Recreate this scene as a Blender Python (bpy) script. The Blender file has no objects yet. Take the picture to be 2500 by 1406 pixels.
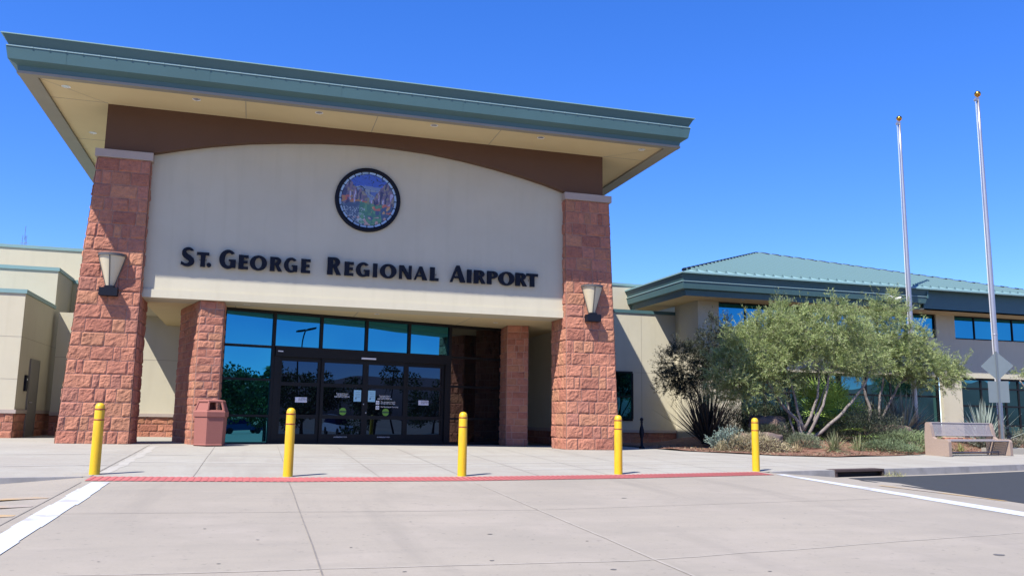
import bpy, math, random
import numpy as np
from mathutils import Vector, noise
random.seed(7); np.random.seed(7)
R = math.radians
PI = math.pi
sc = bpy.context.scene
COL = sc.collection
# ------------------------------------------------------------------ camera
F, YAW, PITCH, ROLL = 2093.2, .2874, .1521, -.0149
camd = bpy.data.cameras.new('camera'); cam = bpy.data.objects.new('camera', camd); COL.objects.link(cam)
camd.sensor_fit = 'HORIZONTAL'; camd.sensor_width = 36.0; camd.lens = 36.0 * F / 2500.0
camd.clip_start = .05; camd.clip_end = 6000
from mathutils import Matrix
_B = Matrix(((1, 0, 0), (0, 0, -1), (0, 1, 0)))
_Y = Matrix(((math.cos(YAW), -math.sin(YAW), 0), (math.sin(YAW), math.cos(YAW), 0), (0, 0, 1)))
_P = Matrix(((1, 0, 0), (0, math.cos(PITCH), math.sin(PITCH)), (0, -math.sin(PITCH), math.cos(PITCH))))
_R = Matrix(((math.cos(ROLL), math.sin(ROLL), 0), (-math.sin(ROLL), math.cos(ROLL), 0), (0, 0, 1)))
_M = _R @ _P @ _B @ _Y                       # world -> camera (x right, y down, z forward)
_rows = [_M[0], -_M[1], -_M[2]]              # Blender camera axes in world space
_W = Matrix((_rows[0], _rows[1], _rows[2])).transposed().to_4x4()
_W.translation = Vector((0, 0, 1.40)); cam.matrix_world = _W
sc.camera = cam
# ------------------------------------------------------------------ light
SUN_AZ, SUN_EL = R(51.5), R(53.6)            # horizontal travel direction from +Y towards +X, elevation
world = bpy.data.worlds.new('World'); sc.world = world; world.use_nodes = True
nt = world.node_tree; nt.nodes.clear()
sky = nt.nodes.new('ShaderNodeTexSky'); sky.sky_type = 'NISHITA'; sky.sun_disc = False
sky.sun_elevation = SUN_EL; sky.sun_rotation = SUN_AZ + PI
sky.altitude = 1500; sky.air_density = .7; sky.dust_density = 0; sky.ozone_density = 3.4
hsv = nt.nodes.new('ShaderNodeHueSaturation'); hsv.inputs['Saturation'].default_value = 1.48; hsv.inputs['Hue'].default_value = .52; gam = nt.nodes.new('ShaderNodeGamma'); gam.inputs[1].default_value = .75
bg = nt.nodes.new('ShaderNodeBackground'); bg.inputs['Strength'].default_value = .15
out = nt.nodes.new('ShaderNodeOutputWorld')
nt.links.new(sky.outputs[0], gam.inputs[0]); nt.links.new(gam.outputs[0], hsv.inputs['Color']); nt.links.new(hsv.outputs[0], bg.inputs['Color']); nt.links.new(bg.outputs[0], out.inputs['Surface'])
sund = bpy.data.lights.new('sun', 'SUN'); sund.energy = 3.15; sund.angle = R(.53); sund.color = (1, .95, .88)
sun = bpy.data.objects.new('sun', sund); COL.objects.link(sun)
_d = Vector((math.sin(SUN_AZ) * math.cos(SUN_EL), math.cos(SUN_AZ) * math.cos(SUN_EL), -math.sin(SUN_EL)))
sun.rotation_euler = _d.to_track_quat('-Z', 'Y').to_euler(); sun.location = (-20, -20, 40)
vs = sc.view_settings; vs.view_transform = 'Standard'; vs.look = 'None'; vs.exposure = 1.585; vs.gamma = 1
sc.cycles.max_bounces = 8

# ------------------------------------------------------------------ helpers
class MB:
    def __init__(s): s.v = []; s.f = []; s.mi = []; s.c = []; s.cur = 0; s.col = None
    def add(s, vs, fs):
        b = len(s.v); s.v += [tuple(v) for v in vs]
        for f in fs: s.f.append(tuple(b + i for i in f)); s.mi.append(s.cur)
        s.c += [s.col or (1, 1, 1)] * len(vs); return s
    def box(s, x0, x1, y0, y1, z0, z1):
        return s.hexa([(x0, y0, z0), (x1, y0, z0), (x1, y1, z0), (x0, y1, z0), (x0, y0, z1), (x1, y0, z1), (x1, y1, z1), (x0, y1, z1)])
    def hexa(s, p): return s.add(p, [(3, 2, 1, 0), (4, 5, 6, 7), (0, 1, 5, 4), (1, 2, 6, 5), (2, 3, 7, 6), (3, 0, 4, 7)])
    def obox(s, o, u, v, w, a, b, c):
        o, u, v, w = Vector(o), Vector(u), Vector(v), Vector(w)
        P = lambda i, j, k: tuple(o + u * a[i] + v * b[j] + w * c[k])
        return s.hexa([P(0, 0, 0), P(1, 0, 0), P(1, 1, 0), P(0, 1, 0), P(0, 0, 1), P(1, 0, 1), P(1, 1, 1), P(0, 1, 1)])
    def prism(s, poly, z0, z1):
        n = len(poly)
        z0f = z0 if callable(z0) else (lambda x, y: z0); z1f = z1 if callable(z1) else (lambda x, y: z1)
        vs = [(x, y, z0f(x, y)) for x, y in poly] + [(x, y, z1f(x, y)) for x, y in poly]
        return s.add(vs, [tuple(range(n - 1, -1, -1)), tuple(range(n, 2 * n))] + [(i, (i + 1) % n, n + (i + 1) % n, n + i) for i in range(n)])
    def tube(s, pts, rad, n=8, cap=True):
        pts = [Vector(p) for p in pts]; m = len(pts)
        rad = rad if isinstance(rad, (list, tuple)) else [rad] * m
        t0 = (pts[1] - pts[0]).normalized(); ref = Vector((0, 0, 1)) if abs(t0.z) < .9 else Vector((1, 0, 0))
        a = t0.cross(ref).normalized(); vs = []
        for i, p in enumerate(pts):
            t = (pts[min(i + 1, m - 1)] - pts[max(i - 1, 0)]).normalized()
            a = (a - t * a.dot(t)).normalized(); b = t.cross(a)
            for k in range(n):
                th = 2 * PI * k / n; vs.append(tuple(p + (a * math.cos(th) + b * math.sin(th)) * rad[i]))
        fs = [(i * n + k, i * n + (k + 1) % n, (i + 1) * n + (k + 1) % n, (i + 1) * n + k) for i in range(m - 1) for k in range(n)]
        if cap: fs += [tuple(range(n - 1, -1, -1)), tuple(range((m - 1) * n, m * n))]
        return s.add(vs, fs)
    def lathe(s, c, prof, n=20, a0=0, a1=2 * PI):
        full = abs(a1 - a0) > 6.28; m = n if full else n + 1; vs = []
        for r, z in prof:
            for k in range(m):
                th = a0 + (a1 - a0) * k / n; vs.append((c[0] + r * math.cos(th), c[1] + r * math.sin(th), c[2] + z))
        fs = [(i * m + k, i * m + (k + 1) % m, (i + 1) * m + (k + 1) % m, (i + 1) * m + k) for i in range(len(prof) - 1) for k in range(n)]
        return s.add(vs, fs)
    def build(s, name, mats, parent=None, smooth=False, color=False):
        me = bpy.data.meshes.new(name)
        off = Vector((0, 0, 0)); p = parent
        while p is not None: off += p.location; p = p.parent
        me.from_pydata([(x - off.x, y - off.y, z - off.z) for x, y, z in s.v], [], s.f)
        for m in (mats if isinstance(mats, (list, tuple)) else [mats]): me.materials.append(m)
        me.polygons.foreach_set('material_index', s.mi)
        if smooth: me.polygons.foreach_set('use_smooth', [True] * len(s.f))
        if color:
            ca = me.color_attributes.new('Col', 'FLOAT_COLOR', 'POINT')
            ca.data.foreach_set('color', np.array([(c[0], c[1], c[2], 1) for c in s.c], dtype=np.float32).ravel())
        me.update()
        o = bpy.data.objects.new(name, me); COL.objects.link(o); o.parent = parent
        return o
def tag(o, label=None, cat=None, group=None, kind=None):
    for k, v in (('label', label), ('category', cat), ('group', group), ('kind', kind)):
        if v: o[k] = v
    return o
def thing(name, label, cat, loc=(0, 0, 0), group=None):
    o = bpy.data.objects.new(name, None); COL.objects.link(o); o.location = loc; o.empty_display_size = .3
    return tag(o, label, cat, group)
def struct(o): o['kind'] = 'structure'; return o
def dup(root, loc, label=None):
    r = root.copy(); COL.objects.link(r); r.location = loc
    if label: r['label'] = label
    for ch in list(root.children):
        c = ch.copy(); COL.objects.link(c); c.parent = r
        for g in list(ch.children):
            d = g.copy(); COL.objects.link(d); d.parent = c
    return r

# ------------------------------------------------------------------ materials
def mat(name, color, rough=.7, metal=0., var=.0, scale=3., bump=0., bscale=60., attr=False, stain=None, spec=.5, detail=6):
    m = bpy.data.materials.new(name); m.use_nodes = True; t = m.node_tree; n = t.nodes; L = t.links
    b = n['Principled BSDF']; b.inputs['Roughness'].default_value = rough; b.inputs['Metallic'].default_value = metal
    b.inputs['Specular IOR Level'].default_value = spec
    tc = n.new('ShaderNodeTexCoord')
    src = None
    if attr:
        a = n.new('ShaderNodeVertexColor'); a.layer_name = 'Col'; src = a.outputs[0]
    else:
        rgb = n.new('ShaderNodeRGB'); rgb.outputs[0].default_value = (*color, 1); src = rgb.outputs[0]
    if var:
        nz = n.new('ShaderNodeTexNoise'); nz.inputs['Scale'].default_value = scale; nz.inputs['Detail'].default_value = detail; nz.inputs['Roughness'].default_value = .65
        L.new(tc.outputs['Object'], nz.inputs['Vector'])
        mr = n.new('ShaderNodeMapRange'); mr.inputs['From Min'].default_value = .25; mr.inputs['From Max'].default_value = .75
        mr.inputs['To Min'].default_value = 1 - var; mr.inputs['To Max'].default_value = 1 + var
        L.new(nz.outputs[0], mr.inputs['Value'])
        mx = n.new('ShaderNodeVectorMath'); mx.operation = 'SCALE'; L.new(src, mx.inputs[0]); L.new(mr.outputs[0], mx.inputs['Scale']); src = mx.outputs[0]
    if stain:
        # (color, noise scale, threshold, softness, amount)
        c2, s2, th, so, am = stain
        nz = n.new('ShaderNodeTexNoise'); nz.inputs['Scale'].default_value = s2; nz.inputs['Detail'].default_value = 8
        L.new(tc.outputs['Object'], nz.inputs['Vector'])
        mr = n.new('ShaderNodeMapRange'); mr.inputs['From Min'].default_value = th; mr.inputs['From Max'].default_value = th + so
        mr.inputs['To Max'].default_value = am; L.new(nz.outputs[0], mr.inputs['Value'])
        mx = n.new('ShaderNodeMix'); mx.data_type = 'RGBA'; L.new(mr.outputs[0], mx.inputs[0]); L.new(src, mx.inputs[6]); mx.inputs[7].default_value = (*c2, 1); src = mx.outputs[2]
    L.new(src, b.inputs['Base Color'])
    if bump:
        nz = n.new('ShaderNodeTexNoise'); nz.inputs['Scale'].default_value = bscale; nz.inputs['Detail'].default_value = 5
        L.new(tc.outputs['Object'], nz.inputs['Vector'])
        bp = n.new('ShaderNodeBump'); bp.inputs['Strength'].default_value = bump; bp.inputs['Distance'].default_value = .02
        L.new(nz.outputs[0], bp.inputs['Height']); L.new(bp.outputs[0], b.inputs['Normal'])
    return m
def glass_mat(name, tint, refl, base, wave=.012, wscale=.9):
    m = bpy.data.materials.new(name); m.use_nodes = True; t = m.node_tree; n = t.nodes; L = t.links; n.clear()
    o = n.new('ShaderNodeOutputMaterial'); g = n.new('ShaderNodeBsdfGlossy'); g.inputs['Roughness'].default_value = .004; g.inputs['Color'].default_value = (*tint, 1)
    d = n.new('ShaderNodeBsdfDiffuse'); d.inputs['Color'].default_value = (*base, 1)
    mx = n.new('ShaderNodeMixShader'); mx.inputs[0].default_value = refl
    tc = n.new('ShaderNodeTexCoord'); nz = n.new('ShaderNodeTexNoise'); nz.inputs['Scale'].default_value = wscale; nz.inputs['Detail'].default_value = 0
    bp = n.new('ShaderNodeBump'); bp.inputs['Strength'].default_value = 1; bp.inputs['Distance'].default_value = wave
    L.new(tc.outputs['Object'], nz.inputs['Vector']); L.new(nz.outputs[0], bp.inputs['Height']); L.new(bp.outputs[0], g.inputs['Normal'])
    L.new(d.outputs[0], mx.inputs[1]); L.new(g.outputs[0], mx.inputs[2]); L.new(mx.outputs[0], o.inputs['Surface'])
    return m
def leaf_mat(name, attr=True, color=(.1, .14, .04), trans=.3, rough=.5):
    m = bpy.data.materials.new(name); m.use_nodes = True; t = m.node_tree; n = t.nodes; L = t.links; n.clear()
    o = n.new('ShaderNodeOutputMaterial'); p = n.new('ShaderNodeBsdfPrincipled'); p.inputs['Roughness'].default_value = rough; p.inputs['Specular IOR Level'].default_value = .35
    tr = n.new('ShaderNodeBsdfTranslucent'); mx = n.new('ShaderNodeMixShader'); mx.inputs[0].default_value = trans
    a = n.new('ShaderNodeVertexColor'); a.layer_name = 'Col'
    L.new(a.outputs[0], p.inputs['Base Color']); L.new(a.outputs[0], tr.inputs['Color'])
    L.new(p.outputs[0], mx.inputs[1]); L.new(tr.outputs[0], mx.inputs[2]); L.new(mx.outputs[0], o.inputs['Surface'])
    return m
def concrete_mat(name, base, dark, pale, seed):
    """weathered broom-finished slab: large blotches, traffic streaks, grime and fine aggregate"""
    m = mat(name, base, .92, var=.07, scale=45, bump=.12, bscale=140); t = m.node_tree; n = t.nodes; L = t.links; b = n['Principled BSDF']
    src = b.inputs['Base Color'].links[0].from_socket; tc = n.new('ShaderNodeTexCoord')
    def layer(scale, stretch, lo, hi, col, amt, src, det=9, rough=.62):
        mp = n.new('ShaderNodeMapping'); mp.inputs['Scale'].default_value = stretch; mp.inputs['Location'].default_value = (seed, seed * 2.3, 0); L.new(tc.outputs['Object'], mp.inputs['Vector'])
        z = n.new('ShaderNodeTexNoise'); z.inputs['Scale'].default_value = scale; z.inputs['Detail'].default_value = det; z.inputs['Roughness'].default_value = rough; L.new(mp.outputs[0], z.inputs['Vector'])
        r = n.new('ShaderNodeMapRange'); r.inputs['From Min'].default_value = lo; r.inputs['From Max'].default_value = hi; r.inputs['To Max'].default_value = amt; L.new(z.outputs[0], r.inputs['Value'])
        x = n.new('ShaderNodeMix'); x.data_type = 'RGBA'; L.new(r.outputs[0], x.inputs[0]); L.new(src, x.inputs[6]); x.inputs[7].default_value = (*col, 1); return x.outputs[2]
    src = layer(.35, (1, 1, 1), .42, .66, dark, .55, src)
    src = layer(.9, (1, 1, 1), .50, .70, pale, .6, src)
    src = layer(1.1, (.35, 2.2, 1), .50, .72, dark, .5, src)
    src = layer(3.5, (1, 1, 1), .56, .74, dark, .5, src)
    src = layer(14, (1, 1, 1), .64, .74, tuple(c * .62 for c in dark), .55, src, 4, .5)
    src = layer(.5, (2.6, .25, 1), .54, .70, tuple(c * .85 for c in dark), .45, src)
    L.new(src, b.inputs['Base Color']); return m
def streaks(m, col, amt, sc=(5, 5, .35), lo=.52, hi=.72):
    t = m.node_tree; n = t.nodes; L = t.links; b = n['Principled BSDF']; src = b.inputs['Base Color'].links[0].from_socket
    tc = n.new('ShaderNodeTexCoord'); mp = n.new('ShaderNodeMapping'); mp.inputs['Scale'].default_value = sc; L.new(tc.outputs['Object'], mp.inputs['Vector'])
    z = n.new('ShaderNodeTexNoise'); z.inputs['Scale'].default_value = 1; z.inputs['Detail'].default_value = 7; L.new(mp.outputs[0], z.inputs['Vector'])
    r = n.new('ShaderNodeMapRange'); r.inputs['From Min'].default_value = lo; r.inputs['From Max'].default_value = hi; r.inputs['To Max'].default_value = amt; L.new(z.outputs[0], r.inputs['Value'])
    x = n.new('ShaderNodeMix'); x.data_type = 'RGBA'; L.new(r.outputs[0], x.inputs[0]); L.new(src, x.inputs[6]); x.inputs[7].default_value = (*col, 1); L.new(x.outputs[2], b.inputs['Base Color']); return m
M = {}
M['stucco'] = mat('stucco', (.475, .44, .33), .9, var=.05, scale=.8, bump=.25, bscale=90, stain=((.40, .35, .29), .35, .56, .2, .25))
streaks(M['stucco'], (.38, .345, .25), .20)
M['stucco_joint'] = mat('stucco_joint', (.30, .27, .22), .9)
M['soffit'] = mat('soffit_board', (.60, .485, .27), .85, var=.05, scale=.7, stain=((.46, .37, .19), .5, .5, .25, .35))
M['brown'] = mat('brown_stucco', (.10, .052, .030), .9, var=.06, scale=.7, bump=.2, bscale=80)
M['green'] = mat('green_metal', (.062, .128, .135), .5, var=.10, scale=.5, spec=.3)
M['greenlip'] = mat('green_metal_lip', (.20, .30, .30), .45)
M['roofgreen'] = mat('roof_metal', (.17, .285, .285), .5, var=.06, scale=.4)
M['seam'] = mat('seam_metal_shade', (.10, .175, .18), .55)  # hall roof ribs: shade stripes along the seams put into a darker colour
M['trimgrey'] = mat('taupe_trim', (.24, .225, .18), .7, var=.05)
M['stone'] = mat('split_stone', (1, 1, 1), .95, var=.22, scale=9, bump=.8, bscale=38, attr=True)
M['mortar'] = mat('mortar', (.40, .25, .20), .95, var=.1, scale=8)
M['capstone'] = mat('capstone', (.36, .30, .26), .85, var=.06, scale=4, bump=.2, bscale=70)
M['black'] = mat('dark_aluminium', (.009, .009, .010), .5, spec=.2)
M['blackmatte'] = mat('black_paint', (.007, .009, .016), .55, spec=.15)
M['interior'] = mat('dark_interior', (.01, .011, .012), .9)
M['glass'] = glass_mat('reflective_glass', (.04, .26, .38), .80, (.004, .008, .010), wave=.007)
M['glassdarkrefl'] = glass_mat('glass_dark_reflection', (.34, .40, .46), .30, (.003, .004, .004), wave=.004)  # right-hand panes: their dark reflection is put into a dimmer tint
M['glassflat'] = glass_mat('flat_reflective_glass', (.06, .28, .36), .75, (.004, .010, .011), wave=.0012)
M['glassteal'] = glass_mat('teal_glass', (.10, .28, .34), .55, (.004, .012, .014))
M['glassdoor'] = glass_mat('door_glass', (.22, .42, .78), .10, (.003, .003, .004), wave=.004)
M['concrete'] = concrete_mat('road_concrete', (.272, .241, .194), (.218, .196, .162), (.305, .268, .222), 3.)
M['walk'] = concrete_mat('sidewalk_concrete', (.295, .28, .238), (.25, .226, .194), (.335, .328, .288), 11.)
M['walkband'] = mat('pale_concrete_band', (.335, .318, .28), .9, var=.10, scale=2.5)
M['joint'] = mat('joint_filler', (.165, .148, .128), .9, var=.3, scale=4)
M['jointpale'] = mat('pale_joint', (.31, .278, .235), .9, var=.25, scale=5)
M['spot'] = mat('oil_spot', (.10, .095, .09), .8)
M['tactile'] = mat('red_tactile', (.38, .10, .095), .8, var=.10, scale=3)
M['whitepaint'] = mat('white_paint', (.43, .46, .50), .8, var=.04, scale=5, stain=((.31, .29, .27), 2.2, .58, .08, .8))
M['yellowroad'] = mat('worn_yellow_paint', (.40, .26, .10), .85, stain=((.285, .252, .226), 2.0, .45, .15, .9))
M['asphalt'] = mat('asphalt', (.025, .028, .031), .85, var=.15, scale=6, bump=.3, bscale=250)
M['kerb'] = mat('kerb_concrete', (.24, .23, .22), .9, var=.18, scale=2.0, stain=((.16, .155, .15), 1.6, .55, .12, .7))
M['soil'] = mat('red_soil', (.165, .08, .05), 1, var=.3, scale=3, bump=.8, bscale=30, stain=((.25, .145, .10), 4, .55, .1, .7))
M['desert'] = mat('desert_ground', (.33, .24, .17), 1, var=.2, scale=.05)
M['yellow'] = mat('yellow_sleeve', (.60, .39, .007), .45, var=.03, scale=3)
streaks(M['yellow'], (.42, .25, .02), .5, (14, 14, 3), .5, .68)
M['redband'] = mat('red_reflective_band', (.22, .022, .012), .5)
M['trash'] = mat('pink_aggregate', (.25, .09, .07), .85, var=.08, scale=30, bump=.15, bscale=150)
M['darkhole'] = mat('dark_void', (.012, .01, .009), .9)
M['bench'] = mat('tan_aggregate', (.29, .215, .17), .85, var=.10, scale=25, bump=.15, bscale=150)
M['meshmetal'] = mat('tan_coated_mesh', (.27, .24, .23), .5, metal=.0, var=.06, scale=6)
M['steel'] = mat('brushed_aluminium', (.43, .415, .415), .40, metal=.8, var=.05, scale=2)
M['gold'] = mat('gold_ball', (.62, .27, .04), .25, metal=1.)
M['rope'] = mat('white_rope', (.7, .7, .7), .8)
M['signback'] = mat('bare_sign_aluminium', (.125, .155, .17), .5, metal=.3, var=.05)
M['postgalv'] = mat('galvanised_steel', (.2, .23, .245), .5, metal=.5, var=.06)
M['frost'] = mat('frosted_acrylic', (.52, .46, .32), .35, spec=.5)
M['lampmetal'] = mat('lamp_bronze', (.10, .095, .09), .45, metal=.3)
M['white'] = mat('white_plastic', (.8, .8, .8), .4)
M['lens'] = mat('downlight_lens', (.55, .56, .58), .25, metal=.6)
M['greydoor'] = mat('grey_door_paint', (.165, .155, .135), .5, var=.04)
M['paper'] = mat('pale_blue_paper', (.30, .55, .66), .7)
M['ink'] = mat('ink', (.02, .03, .05), .8)
M['greendot'] = mat('green_sticker', (.14, .32, .03), .6)
M['plaque'] = mat('white_plaque', (.62, .62, .68), .6)
M['rock'] = mat('boulder_rock', (.17, .115, .09), .95, var=.45, scale=3.5, bump=1.0, bscale=10, stain=((.075, .06, .055), 2.5, .48, .1, .85))
M['bark'] = mat('pale_bark', (.20, .172, .15), .95, var=.35, scale=7, bump=.6, bscale=25)
M['barkdark'] = mat('dark_bark', (.055, .042, .035), .95, var=.3, scale=7)
M['leaf'] = leaf_mat('leaves')
M['blade'] = leaf_mat('blades', trans=.15, rough=.55)
M['mosaic'] = mat('stained_glass', (1, 1, 1), .35, attr=True, var=.12, scale=9)
M['carblue'] = mat('blue_car_paint', (.02, .05, .14), .2)
M['carwhite'] = mat('white_car_paint', (.6, .62, .65), .25)
M['tyre'] = mat('tyre_rubber', (.012, .012, .012), .8)
M['hill'] = mat('hill_rock', (.16, .12, .115), 1, var=.2, scale=.004)

# ------------------------------------------------------------------ ground
S, SX = .0295, -.007
def gz(x, y): return S * max(-8, min(y, 22.2)) + SX * (max(-40, min(x, 60)) - 2.7)
KERB = [(-60, -2), (-20, 9.2), (-6, 13.5), (-3.45, 14.2), (-2.3, 14.42), (.56, 14.32), (3.47, 14.52), (6.46, 14.99), (9.9, 15.74), (12.4, 16.35), (14.1, 16.78), (15.9, 17.25), (19.7, 18.4), (30, 21.6), (60, 31)]
def interp(tab, x):
    for (a, b), (c, d) in zip(tab, tab[1:]):
        if x <= c: return b + (d - b) * (x - a) / (c - a)
    return tab[-1][1]
def ky(x): return interp(KERB, x)
DROP = [(-60, .11), (-3.8, .11), (-2.35, 0), (10.1, 0), (12.2, .15), (60, .15)]
def drop(x): return interp(DROP, x)
def grid(xs, ys, zf, name, m, dz=0.):
    """sheet over xs with y running between functions/levels ys (list of callables of x)"""
    b = MB(); nx = len(xs); vs = []
    for x in xs:
        for yf in ys:
            y = yf(x); vs.append((x, y, zf(x, y) + dz))
    ny = len(ys)
    b.add(vs, [(i * ny + j, (i + 1) * ny + j, (i + 1) * ny + j + 1, i * ny + j + 1) for i in range(nx - 1) for j in range(ny - 1)])
    return b.build(name, m)
XS = [-60, -40, -30, -20, -12, -6, -4.6, -3.8, -3.45, -3, -2.35, -1, .56, 2, 3.47, 5, 6.46, 8, 9.9, 10.1, 11, 11.6, 12.2, 12.4, 13, 14.1, 15.9, 18, 19.7, 24, 30, 40, 60]
big = [-3000, -600, -60, -40, -20, -8, 0, 10, 22.2, 40, 60, 600, 3000]
g = grid(big, [lambda x, q=q: q for q in (-3000, -600, -60, -8, 8, 22.2, 60, 600, 3000)], lambda x, y: gz(x, y) - .32, 'ground', M['desert']); struct(g)
def rz(x, y):
    t = max(0, 1 - (ky(x) - y) / 4.0) if y < ky(x) else 1
    return gz(x, y) - drop(x) * max(.35, t) if drop(x) > 0 else gz(x, y)
g = grid(XS, [lambda x: -60, lambda x: -20, lambda x: -8, lambda x: min(2, ky(x) - 6), lambda x: ky(x) - 5, lambda x: ky(x) - 4, lambda x: ky(x) - 2, lambda x: ky(x) - .8, lambda x: ky(x) - .005], rz, 'road', M['concrete']); struct(g)
g = grid(XS, [lambda x: ky(x), lambda x: max(ky(x) + .3, 15.2 if -30 < x < 8 else ky(x) + .3), lambda x: max(22.2, ky(x) + 1.5), lambda x: max(60, ky(x) + 3)], gz, 'sidewalk', M['walk'], .002); struct(g)
# kerb faces where the road lies lower than the walk
def kerb(x0, x1, name, label):
    xs = [x0 + (x1 - x0) * i / 24 for i in range(25)]
    b = MB()
    for a, c in zip(xs, xs[1:]):
        ya, yc = ky(a), ky(c)
        p = [(a, ya - .16 + .03, gz(a, ya) - .5), (c, yc - .16 + .03, gz(c, yc) - .5), (c, yc + .0, gz(c, yc) - .5), (a, ya, gz(a, ya) - .5),
             (a, ya - .13 + .04, gz(a, ya) + .006), (c, yc - .13 + .04, gz(c, yc) + .006), (c, yc + .0, gz(c, yc) + .008), (a, ya, gz(a, ya) + .008)]
        b.add(p, [(0, 1, 5, 4), (4, 5, 6, 7)])
    b.add([(x0, ky(x0) - .13, gz(x0, ky(x0)) - .5), (x0, ky(x0), gz(x0, ky(x0)) - .5), (x0, ky(x0), gz(x0, ky(x0)) + .008), (x0, ky(x0) - .09, gz(x0, ky(x0)) + .006)], [(0, 1, 2, 3)])
    return struct(b.build(name, M['kerb']))
kerb(-30, -2.4, 'kerb', '')
kerb(10.3, 12.15, 'kerb', ''); kerb(13.75, 50, 'kerb', '')
# road surface marks lie 4 mm and more above the slab
def quadstrip(b, pts, w, dz, zf=rz, side=(1, 0)):
    for (a, c) in zip(pts, pts[1:]):
        n = max(1, int(math.hypot(c[0] - a[0], c[1] - a[1]) / 1.0)); vs = []
        for i in range(n + 1):
            x = a[0] + (c[0] - a[0]) * i / n; y = a[1] + (c[1] - a[1]) * i / n
            d = Vector((c[0] - a[0], c[1] - a[1], 0)).normalized(); nx, ny = -d.y, d.x
            for s in (-.5, .5):
                X, Y = x + nx * w * s, y + ny * w * s; vs.append((X, Y, zf(X, Y) + dz))
        b.add(vs, [(2 * i, 2 * i + 2, 2 * i + 3, 2 * i + 1) for i in range(n)])
def jit(a, c, amp, n=10):
    return [(a[0] + (c[0] - a[0]) * i / n + random.uniform(-amp, amp), a[1] + (c[1] - a[1]) * i / n + random.uniform(-amp, amp)) for i in range(n + 1)]
b = MB()
for x in (-2.28, .57): quadstrip(b, jit((x, 13.6), (x, -8), .006, 16), .015, .004)
for y0, y1, w in ((10.33, 11.3, .009), (3.2, 4.2, .012)):
    quadstrip(b, jit((-2.2, y0 + .02), (3.4, y0), .01, 8) + jit((3.5, y0 + .02), (10, y1 + .1), .01, 8), w, .0042)
struct(b.build('road_joint', M['joint']))
b = MB(); quadstrip(b, jit((3.45, 13.6), (3.45, -8), .008, 20), .024, .0046)
quadstrip(b, jit((-2.2, 7.08), (3.4, 7.08), .02, 12), .024, .003); quadstrip(b, jit((3.4, 7.1), (9.6, 8.3), .02, 12), .024, .003)
struct(b.build('pale_joint', M['jointpale']))
b = MB()
for x, y, r in ((7.0, 6.9, .05), (2.35, 8.6, .022), (2.0, 7.25, .016), (5.1, 11.5, .03), (2.9, 6.75, .025), (-.4, 9.2, .014), (0.1, 8.5, .014), (6.3, 9.4, .014), (4.2, 6.5, .014), (-1.1, 7.6, .01), (.9, 8.0, .012), (1.7, 9.5, .012), (3.2, 8.1, .012), (4.6, 8.9, .012), (-.2, 7.4, .012), (1.2, 6.9, .014)):
    n = 9; b.add([(x + r * 1.5 * random.uniform(.6, 1.1) * math.cos(6.283 * i / n), y + r * random.uniform(.6, 1.1) * math.sin(6.283 * i / n), 0) for i in range(n)], [tuple(range(n))])
b.v = [(x, y, rz(x, y) + .0035) for x, y, z in b.v]
struct(b.build('oil_spot', M['spot']))
# sidewalk joints and pale bands
def wz(x, y): return gz(x, y) + .002
b = MB()
for x in (-2.3, -.84, .6, 2.04, 3.48, 4.92, 6.36, 7.8, 9.24, 10.7, 12.2, 13.7):
    quadstrip(b, jit((x, ky(x) + .03), (x, 22.4), .005, 8), .022 if abs(x + 2.3) < .1 else .009, .004, wz)
for off in (2.0, 4.6): quadstrip(b, [(x, ky(x) + off) for x in (-12, -6, -3, -1, 1, 3.5, 6.5, 9, 12, 14)], .012, .004, wz)
quadstrip(b, jit((-9, 16.4), (-4.3, 21.5), .01, 8), .012, .004, wz)
struct(b.build('sidewalk_joint', M['joint']))
b = MB()
quadstrip(b, [(x, ky(x) + 2.75) for x in (-2.2, -1, .6, 2, 3.5, 5, 6.5, 8, 10, 12.2)], .15, .003, wz)
quadstrip(b, [(x, ky(x) + 1.25) for x in (5, 6.5, 8, 10, 12.2, 14, 16)], .12, .003, wz)
quadstrip(b, [(-12, 14.1), (-2.4, 16.5)], .11, .003, wz); quadstrip(b, [(-12, 18.6), (-2.4, 19.0), (2.5, 18.6)], .13, .003, wz)
quadstrip(b, jit((-2.16, 15.0), (-2.12, 21.6), .05, 14), .16, .0025, wz)
struct(b.build('pale_band', M['walkband']))
# tactile strip with ribs
b = MB(); xs = [-2.27 + .1 * i for i in range(123)]
for a, c in zip(xs, xs[1:]):
    for (p, q, h) in ((0, .062, .010), (.062, .1, .005)):
        u0, u1 = a + p, a + q
        b.add([(u0, ky(u0) - .66, rz(u0, ky(u0) - .66) + h), (u1, ky(u1) - .66, rz(u1, ky(u1) - .66) + h), (u1, ky(u1) - .02, rz(u1, ky(u1) - .02) + h), (u0, ky(u0) - .02, rz(u0, ky(u0) - .02) + h)], [(0, 1, 2, 3)])
struct(b.build('tactile_strip', M['tactile']))
b = MB(); n = 26
for i in range(n):
    y0 = 13.58 - (21.6) * i / n; y1 = 13.58 - 21.6 * (i + 1) / n; e = [random.uniform(-.015, .015) for _ in range(2)]
    b.add([(-2.16 + e[0], y0, rz(-2.1, y0) + .006), (-1.89 + e[1], y0, rz(-2, y0) + .006), (-1.89 + e[1], y1, rz(-2, y1) + .006), (-2.16 + e[0], y1, rz(-2.1, y1) + .006)], [(3, 2, 1, 0)])
struct(b.build('crosswalk_line', M['whitepaint']))
b = MB()
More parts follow.
